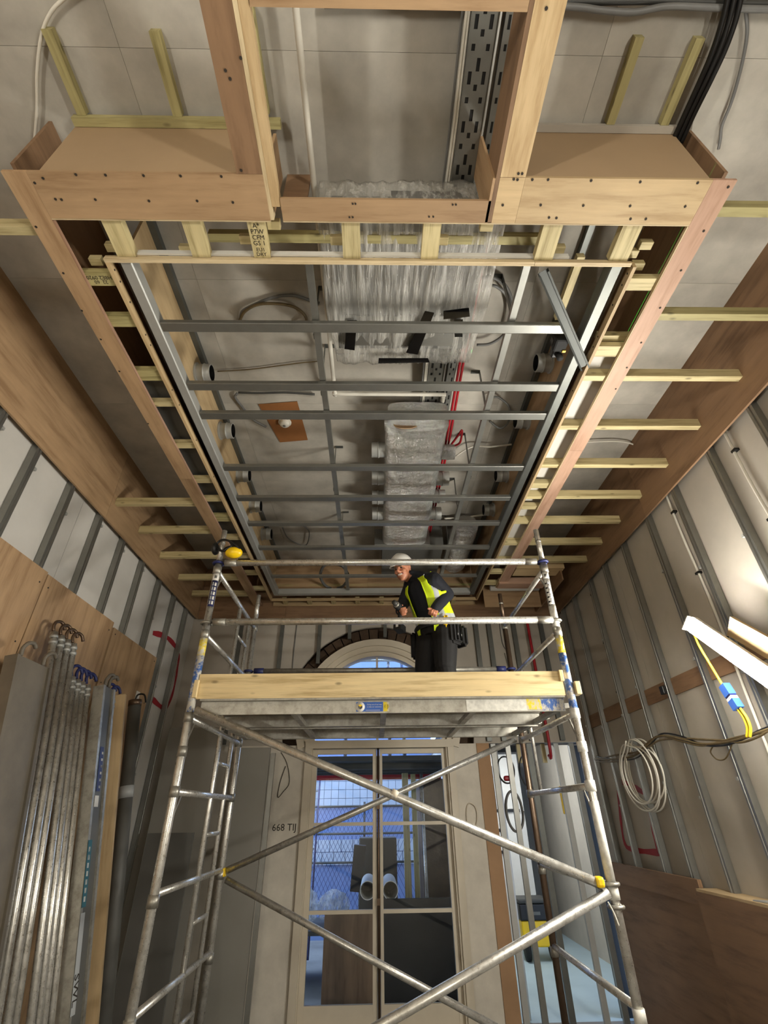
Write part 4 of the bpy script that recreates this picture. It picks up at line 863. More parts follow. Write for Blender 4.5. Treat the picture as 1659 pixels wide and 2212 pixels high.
# sheets stored at the far left
tag(box('steel_door_panel', -1.66, -1.29, 6.52, 6.56, 0.0, 2.56, 'mid_grey', None, ax=2), 'tall grey metal panel leaning left of the glazed door', 'panel')
ob = bpy.data.objects['steel_door_panel']; ob.data.materials[0] = mat_for('panel_grey')
tag(box('steel_stud_length', -1.275, -1.225, 6.53, 6.57, 0.0, 2.5, 'galv', None), 'length of steel stud standing right of the grey panel', 'steel stud')
tag(box('steel_stud_length', -1.715, -1.675, 6.50, 6.54, 0.0, 2.62, 'alu', None), 'bright aluminium upright standing left of the grey panel', 'steel stud')
tag(box('dark_board', -2.20, -1.76, 5.58, 5.61, 0.0, 1.72, 'mid_grey', None), 'dark grey board standing on the floor in the far left corner', 'board')
tag(box('glass_sheet', -2.45, -1.80, 6.2, 6.22, 0.0, 2.75, 'dark_grey', None), 'dark glossy sheet leaning in the far left corner', 'sheet')
bpy.data.objects['glass_sheet'].data.materials[0] = mat_for('panel_grey')
# ================================================================ RIGHT WALL: LIGHT AND CABLES
def led_batten(a, b, face, label, group=None, m='led'):
    a, b = Vector(a), Vector(b); L = (b-a).length/2; face = Vector(face)
    t = thing('led_batten', (a+b)/2, label, 'work light', group)
    x, y, z = frame_of(a, b, face)
    v, f = [], []; n = 10
    for s in (-L, L):
        for k in range(n+1): th = math.pi*k/n; v.append((s, 0.055*math.cos(th), 0.045*math.sin(th)))
    for k in range(n): f.append((k, k+1, n+2+k, n+1+k))
    f += [tuple(range(n, -1, -1)), tuple(range(n+1, 2*n+2)), (0, n+1, 2*n+1, n)]
    local_obj('diffuser', a, b, face, v, f, m, t, True)
    local_obj('housing', a, b, face, box_v(-L-0.01, L+0.01, -0.058, 0.058, -0.045, -0.001), BF, 'white_plastic', t)
    local_obj('end_cap', a, b, face, box_v(-L-0.012, -L-0.001, -0.056, 0.056, -0.001, 0.047), BF, 'white_plastic', t)
    return t
pa, pb_ = oX(1492, 1348, 2.42), oX(1662, 1466, 2.42); dv = (pb_-pa).normalized()
led_batten(pa, pa+dv*1.25, (-0.9, -0.05, 0.25), 'glowing white LED batten tilted against the right wall studs')
led_batten((2.42, -2.3, 1.75), (2.42, -1.1, 2.05), (-0.7, 0.65, 0.3), 'LED batten on the right wall behind the viewpoint, nearer one', 'site lights behind the viewpoint', 'led_rear')  # unseen lamp added to brighten the ceiling and far wall
led_batten((-2.35, -2.8, 1.8), (-2.35, -1.7, 2.0), (0.7, 0.65, 0.3), 'LED batten on the left wall behind the viewpoint', 'site lights behind the viewpoint', 'led_rear')  # second unseen lamp, added as fill from the left
c1, c2 = oX(1578, 1352, 2.54), oX(1659, 1398, 2.54)
tag(beam('timber_board', c1, c1+(c2-c1).normalized()*1.2, 0.14, 0.03, 'ply_pale', None, up=(-1, 0, 0)), 'tan board tilted parallel behind the glowing batten', 'board')
yc = thing('extension_lead', oX(1560, 1480, 2.47), 'yellow lead with blue connector hanging below the glowing batten', 'lead')
cable('lead', [oX(a, b, 2.47) for a, b in ((1498, 1368), (1512, 1398), (1540, 1445), (1562, 1482))], 0.009, 'yellow_cable', yc)
q0, q1 = oX(1564, 1480, 2.47), oX(1594, 1528, 2.47); beam('plug', q0, q0+(q1-q0)*0.48, 0.062, 0.05, 'blue', yc, up=(-1, 0, 0)); beam('plug_collar', q0+(q1-q0)*0.48, q0+(q1-q0)*0.56, 0.056, 0.046, 'blue_dark', yc, up=(-1, 0, 0)); beam('plug_band', q0+(q1-q0)*0.56, q0+(q1-q0)*0.68, 0.058, 0.048, 'white_paint', yc, up=(-1, 0, 0)); beam('socket', q0+(q1-q0)*0.68, q1+(q1-q0)*0.06, 0.06, 0.05, 'blue', yc, up=(-1, 0, 0))
for k in (0, 1): cable('lead', [oX(a+k*7, b, 2.47) for a, b in ((1592, 1530), (1606, 1550), (1614, 1572), (1613, 1592))], 0.009, 'yellow_cable', yc)
BN = [(1285, 1640), (1330, 1640), (1370, 1632), (1400, 1608), (1425, 1590), (1470, 1596), (1515, 1607), (1560, 1604), (1600, 1596), (1640, 1582), (1680, 1570), (1760, 1560)]
for k, (dx, dy, r, m, lab) in enumerate(((0, 0, 0.010, 'cable_brown', 'brown cable along the right wall, main strand of the bundle'), (2, 6, 0.008, 'cable_brown', 'thinner brown cable wound under the main wall strand'), (4, -6, 0.007, 'black', 'black cable wound over the main wall strand'), (0, 10, 0.008, 'cable_brown', 'lowest brown cable of the wall bundle'))):
    tag(cable('wall_cable', [oX(a+dx, b+dy*math.sin(i*1.3+k), 2.565) for i, (a, b) in enumerate(BN)], r, m), lab, 'cable')
cn = []
for i in range(6*14+1):
    t = 2*math.pi*i/14+1.6; k = i//14; cn.append((2.585-0.012*k, 5.12+0.31*(1+0.16*math.sin(k*2))*math.cos(t)+0.014*k, 2.14+0.27*(1+0.13*math.cos(k*3))*math.sin(t)))
tag(cable('cable_coil', cn, 0.0075, 'white_plastic', None, n=3), 'white cable coil hanging on the right wall above the red marking', 'cable coil')
tag(cable('drooping_wire', [oX(a, b, 2.58) for a, b in ((1540, 1612), (1535, 1625), (1548, 1640), (1565, 1640), (1575, 1625), (1582, 1604))], 0.005, 'cable_brown'), 'thin wire drooping from the wall cables below the blue connector', 'wire')
tag(box('junction_block', 2.60, 2.635, 4.43, 4.49, 2.73, 2.80, 'black', None, bevel=0.006), 'small black block on a stud of the right wall', 'block')
tag(tube('steel_rod', oX(1630, 1948, 2.58), oX(1690, 1952, 2.58), 0.012, 'galv_bright'), 'short steel rod lying on the right plywood ledge', 'rod')
tag(cable('tie_strip', [oY(a, b, YN-0.06) for a, b in ((1313, 1948), (1325, 1970), (1337, 2000))], 0.004, 'white_plastic'), 'thin white tie hanging from the yellow clamp', 'tie')
# ================================================================ PASSAGE CONTENTS
led_batten((2.1, 8.3, 2.93), (2.1, 9.6, 2.93), (0, 0, -1), 'cool LED batten under the passage ceiling', m='led_cool')
for i, (x, m, lab) in enumerate(((1.53, 'galv_bright', 'bright steel stud at the passage opening, beside the raw plaster'), (1.72, 'galv', 'second steel stud in the passage opening'), (2.0, 'galv_dark', 'dark steel stud behind the rear tower post in the passage opening'), (2.35, 'galv_bright', 'steel stud right of centre in the passage opening'), (2.55, 'galv', 'steel stud at the right edge of the passage opening'))):
    s_ = profile('steel_stud', [(x-0.03, YB+0.10), (x-0.03, YB+0.06), (x+0.03, YB+0.06), (x+0.03, YB+0.10)], 'z', 0.0, 2.6, m); tag(s_, lab, 'steel stud')
tag(tube('white_riser', (1.61, YB+0.36, 0), (1.61, YB+0.36, 2.95), 0.038, 'white_plastic', None, 16), 'white vertical pipe inside the passage opening', 'pipe')
tag(tube('white_riser', (1.51, YB+0.36, 0.0), (1.51, YB+0.36, 2.95), 0.03, 'white_paint', None, 16), 'thinner white pipe left of the main vertical pipe', 'pipe')
def ringpath(c, rx, rz, turns, n=16, wob=0.02):
    return [(c[0]+rx*(1+wob*math.sin(i))*math.cos(2*math.pi*i/n), c[1]-0.004*i/n*3, c[2]+rz*(1+wob*math.cos(i*1.7))*math.sin(2*math.pi*i/n)) for i in range(turns*n+1)]
tag(cable('black_coil', ringpath(oY(1092, 1663, YB+0.13), 0.105, 0.15, 3), 0.008, 'black', None, n=2), 'black cable coil hanging left in the passage', 'cable coil')
tag(cable('black_coil', ringpath(oY(1141, 1665, YB+0.13), 0.11, 0.19, 2), 0.009, 'black', None, n=2), 'black cable coil behind the rear tower post in the passage', 'cable coil')
tag(cable('grey_coil', ringpath(oY(1110, 1752, YB+0.13), 0.10, 0.21, 4), 0.012, 'grey_cable', None, n=2), 'grey cable coil on the white passage panels', 'cable coil')
cb = thing('white_cabinet', (2.1, 10.6, 0), 'white cabinet with black edging in the passage', 'cabinet')
box('body', 1.50, 2.75, 10.3, 10.9, 0, 2.8, 'white_paint', cb)
for x0, x1, z0, z1 in ((1.80, 2.08, 2.1, 2.6), (2.25, 2.65, 1.9, 2.6), (2.08, 2.32, 1.60, 1.88), (2.08, 2.32, 1.28, 1.55)): dp = box('door', x0, x1, 10.28, 10.299, z0, z1, 'white_paint', cb); box('door_gap', x0-0.03, x1+0.015, 10.27, 10.2795, z0-0.05, z0-0.005, 'black', dp); box('door_gap', x0-0.03, x0-0.005, 10.27, 10.2795, z0, z1, 'black', dp)
bn = thing('tool_chest', (2.42, 9.5, 0), 'yellow and black wheeled tool chest in the passage', 'tool chest')
box('tub', 2.2, 2.66, 9.3, 9.7, 0.16, 0.46, 'yellow', bn, bevel=0.02); box('rim', 2.19, 2.67, 9.29, 9.71, 0.461, 0.66, 'black', bn, bevel=0.02); box('lid', 2.19, 2.67, 9.29, 9.71, 0.662, 0.72, 'dark_grey', bn, bevel=0.02)
box('label', 2.3, 2.5, 9.286, 9.2895, 0.53, 0.57, 'mid_grey', bn)
for x in (2.22, 2.6): tube('wheel', (x, 9.36, 0.14), (x+0.06, 9.36, 0.14), 0.14, 'rubber', bn, 20)
tag(box('red_fitting', 1.63, 1.75, YB+0.101, YB+0.16, 2.18, 2.24, 'red', None, bevel=0.02), 'small red fitting hanging in the passage', 'fitting'); tag(box('yellow_case', 2.31, 2.38, YB+0.101, YB+0.16, 1.82, 2.12, 'yellow', None, bevel=0.015), 'yellow case hung on the right side of the passage', 'case')
for i, x in enumerate((1.85, 2.17)): tag(box('hanging_batten', x, x+0.05, YB+0.115, YB+0.165, 2.38, 2.599, 'pine', None), ('left' if i == 0 else 'right')+' pine batten hanging at the top of the passage', 'batten')
tag(box('black_sheeting', 2.60, 3.0, YB+0.32, YB+0.34, 0.0, 2.6, 'black', None), 'black sheeting at the right side of the passage opening', 'sheeting')  # black sheet stands in for the dark opening beside the passage
# ================================================================ OUTSIDE THE DOOR
tag(box('ground', -6, 1.2, YB+0.31, 14, -0.15, -0.03, 'outside_wall'), 'grey paved yard outside the glazed door', 'ground', kind='structure')
tw_ = tag(box('wall_yard', -5, 1.2, 11.2, 11.4, -0.1, 5.0, 'tile_blue', ax=0), 'tiled wall at the back of the yard', 'wall', kind='structure')
for r in range(4):
    for c in range(20):
        x = -1.75+c*0.145; z = 1.98+r*0.15; box('tile', x, x+0.138, 11.17, 11.199, z, z+0.142, 'tile', tw_)
for c in range(12): x = -1.75+c*0.22; box('tile', x, x+0.21, 11.17, 11.199, 1.25, 1.44, 'tile', tw_); box('tile', x+0.08, x+0.29, 11.17, 11.199, 1.05, 1.24, 'tile', tw_)
fn = thing('mesh_fence', (0, 10.6, 0), 'dark wire mesh fence in front of the tiled wall', 'fence')
v, f = [], []
for k in range(-20, 30):
    for s in (1, -1):
        x0 = -2.2+k*0.075; z0, z1 = 0.2, 1.98
        a = Vector((x0 if s > 0 else x0+1.0, 10.6, z0)); b = Vector((x0+1.0 if s > 0 else x0, 10.6, z1)); w = Vector((0.0035, 0, 0)); n = len(v)
        v += [a-w, a+w, b+w, b-w]; f.append((n, n+1, n+2, n+3))
o = raw('mesh', v, f, 'blue_dark', fn); o['kind'] = 'stuff'
for x in (-2.6, -0.2, 1.1): tube('fence_post', (x, 10.63, -0.03), (x, 10.63, 2.05), 0.02, 'dark_grey', fn, 8)
for z in (0.2, 1.12, 1.55, 1.98): tube('rail', (-3, 10.6, z), (1.2, 10.6, z), 0.018, 'dark_grey', fn, 8)
cp = thing('canopy', (0, 8, 2.4), 'dark canopy with red edge beam over the yard', 'canopy')
box('roof_deck', -4, 1.1, 7.25, 9.0, 2.46, 2.52, 'dark_grey', cp); box('edge_beam', -4, 1.1, 9.0, 9.06, 2.33, 2.46, 'red', cp)
for y in (7.6, 8.1, 8.6): box('joist', -4, 1.1, y, y+0.05, 2.38, 2.459, 'dark_grey', cp)
ld = thing('ladder', (-1.2, 9.7, -0.03), 'dark ladder standing in the yard left of the door', 'ladder')
for x in (-1.28, -0.93): tube('stile', (x*1.1, 9.7, 0), (x*1.1+0.03, 9.9, 2.75), 0.017, 'blue_dark', ld, 8)
for k in range(9): z = 0.25+k*0.28; tube('rung', (-1.40, 9.7+z*0.077, z), (-1.02, 9.7+z*0.077, z), 0.012, 'alu', ld, 8)
br = tag(box('chipboard_sheet', -0.62, 0.02, 7.55, 7.58, -0.03, 0.86, 'ply_brown', None), 'brown chipboard sheet standing just outside the door', 'board')
tag(box('dark_sheet', 0.08, 1.15, 7.62, 7.66, -0.03, 0.95, 'black', None), 'black board standing outside the right door leaf', 'board')  # added black sheet that darkens the view through the right leaf
def blob(name, c, r, m, label, cat, sz=(1, 1, 1)):
    bm = bmesh.new(); bmesh.ops.create_icosphere(bm, subdivisions=4, radius=1.0)
    for vv in bm.verts:
        d = vv.co.copy(); k = 1+0.16*mnoise.noise(d*2.2+Vector(c))+0.08*mnoise.noise(d*6+Vector(c)); vv.co = Vector((c[0]+d.x*r*k*sz[0], c[1]+d.y*r*k*sz[1], c[2]+max(d.z, -0.75)*r*k*sz[2]))
    return tag(from_bm(name, bm, m, None, smooth=True), label, cat)
pl = box('store_platform', -1.6, -0.38, 8.3, 9.3, 0.50, 0.55, 'dark_grey', None); tag(pl, 'low dark platform under the plastic bags in the yard', 'platform')
for x in (-1.5, -0.45): box('leg', x-0.03, x+0.03, 8.4, 9.2, -0.03, 0.499, 'dark_grey', pl)
blob('plastic_bag', (-1.05, 8.75, 0.76), 0.24, 'film', 'clear plastic bag on the yard platform, left one', 'bag'); blob('plastic_bag', (-0.60, 8.80, 0.74), 0.19, 'film', 'clear plastic bag on the yard platform, beside the ducts', 'bag', (1.2, 1, 1))
for i, (px, lab) in enumerate(((795, 'open ended white duct in the yard, left one'), (842, 'open ended white duct in the yard, right one'))):
    p = oY(px, 1915, 8.2); t = thing('white_duct', (p.x, 8.3, 0.55), lab, 'duct'); v, f = tube_vf([(-0.45, 0.10), (0.45, 0.10), (0.45, 0.092), (-0.40, 0.092)], 24)
    fix_smooth(local_obj('shell', Vector((p.x, 8.7, p.z)), Vector((p.x, 7.8, p.z)), Vector((0, 0, 1)), v, f, 'white_paint', t, True)); box('cradle', p.x-0.11, p.x+0.11, 8.3, 8.7, -0.03, p.z-0.101, 'dark_grey', t)
q = oY(770, 1875, 8.9); tag(beam('dark_box', Vector((q.x, 8.95, q.z-0.28)), Vector((q.x+0.05, 8.95, q.z+0.28)), 0.18, 0.2, 'black', None), 'black rectangular box leaning among the yard ducts', 'box')
q = oY(800, 1850, 9.3); tag(box('grey_machine', q.x-0.18, q.x+0.42, 9.2, 9.6, -0.03, q.z+0.25, 'dark_grey', None, bevel=0.02), 'grey machine casing behind the yard ducts', 'machine')
tag(box('timber_post', 0.41, 0.50, 8.2, 8.29, -0.03, 2.37, 'pine', None), 'timber post in the yard seen through the right door leaf', 'post'); tag(box('timber_post', 0.56, 0.63, 8.45, 8.52, -0.03, 2.37, 'pine_green', None), 'thinner timber post right of the yard timber post', 'post')
tag(box('brick_pier', 0.72, 1.15, 8.8, 9.6, -0.03, 2.32, 'brick_dark', None), 'dark brick pier at the right of the yard', 'pier')
tag(tube('yard_pole', (0.70, 8.2, -0.03), (0.70, 8.2, 2.37), 0.024, 'alu', None), 'bright scaffold pole in front of the dark brick pier', 'pole'); tag(box('lit_strip', 0.585, 0.665, 8.8, 8.83, -0.03, 2.32, 'white_paint', None), 'pale strip of panel between the yard posts', 'panel')  # the strip is plain white paint, paler than the posts
for x in (-0.5, 0.25, 0.5): tag(tube('outside_scaffold_tube', (x, 8.93, 2.521), (x, 8.93, 6.0), 0.03, 'blue_paint', None, 10), 'upright blue scaffold tube outside, ' + ('left' if x < 0 else 'middle' if x < 0.4 else 'right') + ' of three', 'scaffold tube', 'outside scaffold tubes')
for z in (4.02, 4.25): tag(tube('outside_scaffold_tube', (-2, 8.874, z), (1.1, 8.874, z), 0.03, 'alu', None, 10), ('lower' if z < 4.1 else 'upper') + ' level scaffold tube seen through the arch', 'scaffold tube', 'outside scaffold tubes')
# ================================================================ PERSON ON THE PLATFORM
import numpy as np
FD = Vector((-0.74, -0.67, 0)).normalized(); LD = Vector((-FD.y, FD.x, 0)); UP = Vector((0, 0, 1))    # facing, his left, up
LD = UP.cross(FD).normalized()
pelvis = oY(943, 1352, 4.47); chest = oY(924, 1288, 4.42); neckb = oY(901, 1245, 4.38); head = oY(869, 1229, 4.33)
shL, shR = oY(937, 1254, 4.28), oY(889, 1264, 4.52)
elL, wrL = oY(966, 1284, 4.36), oY(941, 1314, 4.20)
elR, wrR = oY(872, 1303, 4.50), oY(864, 1320, 4.33)
hipL, hipR = pelvis+LD*0.10+UP*-0.06, pelvis-LD*0.10+UP*-0.06
DZ = 2.516
knL = Vector((hipL.x-0.03, hipL.y-0.05, 2.98)); knR = Vector((hipR.x-0.06, hipR.y-0.02, 2.98))
anL = Vector((hipL.x+0.01, hipL.y+0.0, DZ+0.09)); anR = Vector((hipR.x-0.02, hipR.y+0.03, DZ+0.09))
PV, PF, PRIM = [], [], []
MI = {'skin': 0, 'navy': 1, 'trouser': 2, 'lips': 3, 'eye': 4, 'rubber': 5, 'teeth': 6, 'cable_brown': 7}
def add_loft(rings):
    b = len(PV); seg = 16
    for (c, A, B) in rings:
        for k in range(seg): t = 2*math.pi*k/seg; PV.append(c+A*math.cos(t)+B*math.sin(t))
    for i in range(len(rings)-1):
        for k in range(seg): k2 = (k+1) % seg; PF.append((b+i*seg+k, b+i*seg+k2, b+(i+1)*seg+k2, b+(i+1)*seg+k))
    PF.append(tuple(b+k for k in range(seg-1, -1, -1))); n = b+(len(rings)-1)*seg; PF.append(tuple(n+k for k in range(seg)))
def cap(a, b, ra, rb, m):
    a, b = Vector(a), Vector(b); x = (b-a).normalized(); y = x.orthogonal().normalized(); z = x.cross(y); R = []
    for t in (-80, -55, -25): t = math.radians(t); R.append((a+x*ra*math.sin(t), y*ra*math.cos(t), z*ra*math.cos(t)))
    R += [(a, y*ra, z*ra), (b, y*rb, z*rb)]
    for t in (25, 55, 80): t = math.radians(t); R.append((b+x*rb*math.sin(t), y*rb*math.cos(t), z*rb*math.cos(t)))
    add_loft(R); PRIM.append(('c', a, b, ra, rb, MI[m]))
def ell(c, A, B, C, m):
    c = Vector(c); R = []
    for i in range(1, 12): t = -math.pi/2+math.pi*i/12; R.append((c+C*math.sin(t), A*math.cos(t), B*math.cos(t)))
    add_loft(R); PRIM.append(('e', c, A, B, C, MI[m]))
# torso loft
spine = [pelvis-UP*0.10, pelvis, pelvis+(chest-pelvis)*0.45, chest, chest+(neckb-chest)*0.55, neckb-UP*0.015]
wid = [(0.165, 0.13), (0.185, 0.145), (0.175, 0.145), (0.195, 0.148), (0.185, 0.125), (0.085, 0.075)]
def spine_frame(i):
    u = (spine[min(i+1, 5)]-spine[max(i-1, 0)]).normalized(); l = (LD-u*LD.dot(u)).normalized(); return l, l.cross(u)*-1
add_loft([(spine[i], spine_frame(i)[0]*wid[i][0], spine_frame(i)[1]*wid[i][1]) for i in range(6)])
for i in range(5): PRIM.append(('c', spine[i], spine[i+1], 0.15, 0.15 if i < 4 else 0.07, MI['navy'] if i > 0 else MI['trouser']))
# arms
cap(chest+(neckb-chest)*0.75, shL, 0.085, 0.085, 'navy'); cap(chest+(neckb-chest)*0.75, shR, 0.085, 0.085, 'navy')
cap(shL, elL, 0.082, 0.068, 'navy'); cap(elL, wrL, 0.066, 0.050, 'navy'); cap(shR, elR, 0.078, 0.062, 'navy'); cap(elR, wrR, 0.060, 0.045, 'navy')
def hand(wr, fore, side, curl, s=1.0):
    """palm with four unequal bent fingers and a thumb leaving its side"""
    f = fore.normalized(); sd = (side-f*side.dot(f)).normalized(); n = f.cross(sd).normalized()*curl
    pm = wr+f*0.055; cap(wr-f*0.01, wr+f*0.02, 0.031, 0.032, 'skin'); ell(pm, sd*0.042, n*0.020, f*0.052, 'skin')
    for k, (o, L) in enumerate(((-0.030, 0.032), (-0.010, 0.038), (0.011, 0.036), (0.031, 0.028))):
        p0 = wr+f*0.095+sd*o; p1 = p0+(f*0.85+n*0.5)*L; p2 = p1+(f*0.15+n*1.0).normalized()*L*0.85; p3 = p2+(n*0.7-f*0.7).normalized()*L*0.6
        cap(p0, p1, 0.0100, 0.0095, 'skin'); cap(p1, p2, 0.0095, 0.0088, 'skin'); cap(p2, p3, 0.0088, 0.008, 'skin')
    t0 = wr+f*0.035-sd*0.032; t1 = t0+(f*0.6-sd*0.55+n*0.4).normalized()*0.036; t2 = t1+(f*0.8+n*0.6).normalized()*0.030
    cap(t0, t1, 0.014, 0.0115, 'skin'); cap(t1, t2, 0.0112, 0.0095, 'skin')
foreL = oY(930, 1336, 4.13)-wrL
hand(wrL, foreL, Vector((1, 0.2, 0.1)), 1)
foreR = Vector((-0.05, -0.9, -0.42)); hand(wrR, foreR, Vector((0.2, 0.3, -1)), 1)
# legs and boots
for hp, kn, an in ((hipL, knL, anL), (hipR, knR, anR)):
    cap(hp, kn, 0.130, 0.100, 'trouser'); cap(kn, an, 0.094, 0.070, 'trouser')
    cap(Vector((an.x, an.y, DZ+0.052)), Vector((an.x, an.y, DZ+0.055))+FD*0.14, 0.052, 0.047, 'rubber'); cap(Vector((an.x, an.y, DZ+0.13)), Vector((an.x, an.y, DZ+0.052)), 0.058, 0.052, 'rubber')
# head
fh = Vector((-0.50, -0.80, -0.33)).normalized(); lh = UP.cross(fh).normalized(); lh = (lh+UP*0.10).normalized(); uh = fh.cross(lh).normalized()
if uh.z < 0: uh = -uh
def hp(x, y, z): return head+lh*x+fh*y+uh*z
cap(neckb-UP*0.03, hp(0, -0.03, -0.07), 0.062, 0.058, 'skin')
ell(hp(0, -0.012, 0.02), lh*0.076, fh*0.095, uh*0.098, 'skin'); ell(hp(0, 0.030, -0.055), lh*0.060, fh*0.060, uh*0.068, 'skin')
ell(hp(0, 0.060, -0.100), lh*0.030, fh*0.026, uh*0.024, 'skin')                                     # chin
for s in (-1, 1):
    ell(hp(s*0.038, 0.062, -0.030), lh*0.026, fh*0.024, uh*0.022, 'skin'); ell(hp(s*0.034, 0.078, 0.022), lh*0.024, fh*0.012, uh*0.004, 'cable_brown')
    ell(hp(s*0.032, 0.080, 0.003), lh*0.011, fh*0.006, uh*0.0045, 'eye'); ell(hp(s*0.078, -0.008, 0.0), lh*0.011, fh*0.021, uh*0.032, 'skin')
cap(hp(0, 0.088, 0.008), hp(0, 0.112, -0.026), 0.010, 0.014, 'skin'); ell(hp(0, 0.098, -0.033), lh*0.019, fh*0.013, uh*0.010, 'skin')
cap(hp(-0.026, 0.080, -0.058), hp(0.026, 0.080, -0.058), 0.009, 0.009, 'lips'); cap(hp(-0.019, 0.088, -0.060), hp(0.019, 0.088, -0.060), 0.006, 0.006, 'teeth')
# shirt collar
cap(neckb+LD*0.05, neckb+FD*0.075+UP*0.012, 0.036, 0.032, 'navy'); cap(neckb-LD*0.05, neckb+FD*0.075+UP*0.012, 0.036, 0.032, 'navy'); cap(neckb+LD*0.05-FD*0.02, neckb-LD*0.05-FD*0.04, 0.04, 0.04, 'navy')
me = bpy.data.meshes.new('body'); me.from_pydata([tuple(v) for v in PV], [], PF)
tmp = bpy.data.objects.new('body_tmp', me); COL.objects.link(tmp)
rm = tmp.modifiers.new('r', 'REMESH'); rm.mode = 'VOXEL'; rm.voxel_size = 0.0062; rm.use_smooth_shade = True
sm_ = tmp.modifiers.new('s', 'SMOOTH'); sm_.factor = 0.5; sm_.iterations = 2
bme = bpy.data.meshes.new_from_object(tmp.evaluated_get(bpy.context.evaluated_depsgraph_get())); bpy.data.objects.remove(tmp)
n = len(bme.polygons); cen = np.empty(n*3); bme.polygons.foreach_get('center', cen); cen = cen.reshape(-1, 3)
best = np.full(n, 1e9); mi = np.zeros(n, dtype=np.int32)
for pr in PRIM:
    if pr[0] == 'c':
        a, b = np.array(pr[1]), np.array(pr[2]); ab = b-a; t = np.clip(((cen-a)@ab)/max(ab@ab, 1e-12), 0, 1)
        dd = np.linalg.norm(cen-(a+t[:, None]*ab), axis=1)-(pr[3]+(pr[4]-pr[3])*t); k = pr[5]
    else:
        M = np.array([list(pr[2]), list(pr[3]), list(pr[4])]).T; q = (np.linalg.inv(M)@(cen-np.array(pr[1])).T).T
        dd = (np.linalg.norm(q, axis=1)-1)*min(pr[2].length, pr[3].length, pr[4].length); k = pr[5]
    if k in (3, 4, 6, 7): dd = dd-0.0015
    w = dd < best; best[w] = dd[w]; mi[w] = k
bme.materials.clear()
for m in MI: bme.materials.append(mat_for(m))
bme.polygons.foreach_set('material_index', mi); bme.polygons.foreach_set('use_smooth', [True]*n); bme.name = 'person'
base = Vector((pelvis.x, pelvis.y, DZ)); bme.transform(Matrix.Translation(-base))
person = bpy.data.objects.new('person', bme); person.location = base; put(person)
tag(person, 'worker in white hard hat and yellow vest standing on the tower platform', 'person')
# hard hat
def hatpt(x, y, z): return hp(x, y-0.008, z+0.045)
v, f = [], []; seg = 28; rows = 9
for i in range(rows+1):
    ph = math.pi/2*i/rows
    for k in range(seg):
        t = 2*math.pi*k/seg; r = math.cos(ph); ridge = 1+0.03*max(0, 1-abs(math.sin(t)*6))*0
        v.append(hatpt(0.112*r*math.sin(t), 0.134*r*math.cos(t), 0.118*math.sin(ph)*(1+0.05*math.exp(-(r*math.sin(t)*6)**2))))
for i in range(rows):
    for k in range(seg): k2 = (k+1) % seg; f.append((i*seg+k, i*seg+k2, (i+1)*seg+k2, (i+1)*seg+k))
f.append(tuple(range(rows*seg, (rows+1)*seg)))
hat = raw('hard_hat', v, f, 'hat', person, True); md = hat.modifiers.new('t', 'SOLIDIFY'); md.thickness = 0.004
v, f = [], []
for k in range(seg):
    t = 2*math.pi*k/seg; c = math.cos(t); pk = 1+0.36*max(0, c)**2+0.03
    for j, s in enumerate((0.98, pk, pk, 0.98)): v.append(hatpt(0.112*(1.0 if j in (0, 3) else 1.06)*math.sin(t), 0.134*s*c if c > 0 else 0.134*(1.0 if j in (0, 3) else 1.04)*c, (-0.002 if j < 2 else -0.010)-(0.016*max(0, c)**2 if j in (1, 2) else 0)))
for k in range(seg):
    k2 = (k+1) % seg
    for j in range(4): j2 = (j+1) % 4; f.append((k*4+j, k*4+j2, k2*4+j2, k2*4+j))
raw('brim', v, f, 'hat', hat, True)
# high visibility vest
seg = 110; RV = []; NR = 60
for i in range(NR+1):
    q = i/NR*4.72; j = min(int(q), 4); t = q-j; j2 = min(j+1, 5)
    c = spine[j].lerp(spine[j2], t); l = spine_frame(j)[0].lerp(spine_frame(j2)[0], t); fr = spine_frame(j)[1].lerp(spine_frame(j2)[1], t)
    w = wid[j][0]+(wid[j2][0]-wid[j][0])*t+0.024; d = wid[j][1]+(wid[j2][1]-wid[j][1])*t+0.026
    if q > 3.3: w += 0.035*min(q-3.3, 1.0)
    RV.append((c, l, fr, w, d, q))
sgn = 1 if RV[5][2].dot(FD) > 0 else -1
v, f, fm = [], [], []
for (c, l, fr, w, d, q) in RV:
    for k in range(seg+1):
        a = math.radians(28)+(2*math.pi-math.radians(56))*k/seg        # opening at the front
        rip = 1+0.03*math.sin(a*9+q*2)+0.05*max(0, 1.2-q)*math.sin(a*6)
        v.append(c+fr*sgn*d*math.cos(a)*rip+l*w*math.sin(a)*rip)
for vi in range(len(v)):                                               # armholes: the cloth dips under the sleeve
    c = RV[vi//(seg+1)][0]; s_ = min((v[vi]-shL).length/0.112, (v[vi]-shR).length/0.108, (v[vi]-(shL*0.72+elL*0.28)).length/0.108)
    if s_ < 1: v[vi] = c+(v[vi]-c)*(0.55 if s_ < 0.93 else 0.55+0.45*(s_-0.93)/0.07)
for i in range(NR):
    for k in range(seg):
        ids = (i*(seg+1)+k, i*(seg+1)+k+1, (i+1)*(seg+1)+k+1, (i+1)*(seg+1)+k); ctr = (v[ids[0]]+v[ids[1]]+v[ids[2]]+v[ids[3]])/4
        a = math.degrees(math.radians(28)+(2*math.pi-math.radians(56))*(k+0.5)/seg); a = min(a, 360-a); q = RV[i][5]
        f.append(ids); fm.append(1 if (0.95 < q < 1.45 or (50 < a < 66 and q > 1.4) or (150 < a < 165 and q > 1.4)) else 0)
vest = raw('vest', v, f, 'hivis', person, True, mats=['hivis', 'silver_tape'], fmat=fm); md = vest.modifiers.new('t', 'SOLIDIFY'); md.thickness = 0.005
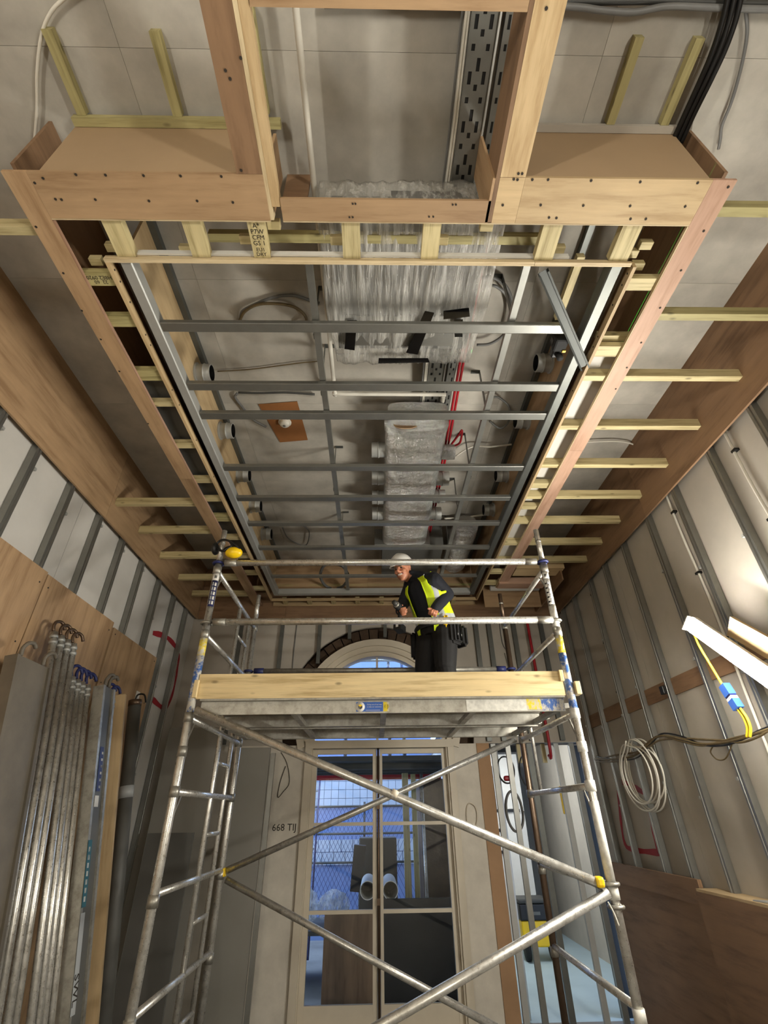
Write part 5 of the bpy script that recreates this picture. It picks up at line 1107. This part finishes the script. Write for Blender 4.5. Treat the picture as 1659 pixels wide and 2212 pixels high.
cable('vest_piping', [v[i*(seg+1)] for i in range(0, NR+1, 4)], 0.006, 'hivis', vest); cable('vest_piping', [v[i*(seg+1)+seg] for i in range(0, NR+1, 4)], 0.006, 'hivis', vest)
# tool belt
bp = [pelvis-UP*0.03+LD*0.215*math.sin(t)+FD*0.175*math.cos(t) for t in [2*math.pi*k/20 for k in range(20)]]
belt = cable('tool_belt', bp, 0.022, 'trouser', person, n=2, closed=True)
def pouch(c, w, d, h, m='trouser'):
    bm = bmesh.new(); bmesh.ops.create_cube(bm, size=1.0)
    M = Matrix(((LD.x*w, FD.x*d, 0, c.x), (LD.y*w, FD.y*d, 0, c.y), (0, 0, h, c.z), (0, 0, 0, 1)))
    bmesh.ops.transform(bm, matrix=M, verts=bm.verts[:]); bmesh.ops.bevel(bm, geom=bm.edges[:], offset=0.024, segments=3, affect='EDGES'); return from_bm('pouch', bm, m, belt)
pouch(pelvis+LD*0.225-UP*0.13, 0.06, 0.15, 0.20); pouch(pelvis+LD*0.13-FD*0.20-UP*0.10, 0.14, 0.07, 0.20); pouch(pelvis-LD*0.235+FD*0.04-UP*0.16, 0.06, 0.16, 0.26); pouch(pelvis+LD*0.20+FD*0.10-UP*0.02, 0.05, 0.04, 0.13, 'yellow')
for s in (0.02, -0.03): tube('hammer_loop', pelvis+LD*0.262+FD*s-UP*0.04, pelvis+LD*0.262+FD*s-UP*0.20, 0.008, 'black_gloss', belt)
# cordless drill in his right hand
dp0 = wrR+foreR.normalized()*0.085; ax_ = Vector((-0.45, -0.85, 0.12)).normalized()
dl = thing('cordless_drill', dp0-UP*0.15, 'black cordless drill held in the right hand of the worker', 'drill')
tube('motor_housing', dp0+UP*0.035-ax_*0.07, dp0+UP*0.035+ax_*0.07, 0.036, 'rubber', dl, 16); tube('chuck', dp0+UP*0.035+ax_*0.07, dp0+UP*0.035+ax_*0.13, 0.022, 'dark_grey', dl, 14); tube('chuck_ring', dp0+UP*0.035+ax_*0.075, dp0+UP*0.035+ax_*0.088, 0.030, 'alu_dull', dl, 14)
tube('handle', dp0+UP*0.01, dp0-UP*0.13+ax_*0.01, 0.021, 'rubber', dl, 12)
bc = dp0-UP*0.165+ax_*0.02; bt = beam('battery', bc-ax_*0.055, bc+ax_*0.055, 0.075, 0.06, 'black', dl); beam('battery_label', bc+ax_*0.0555, bc+ax_*0.057, 0.024, 0.026, 'white_paint', bt)
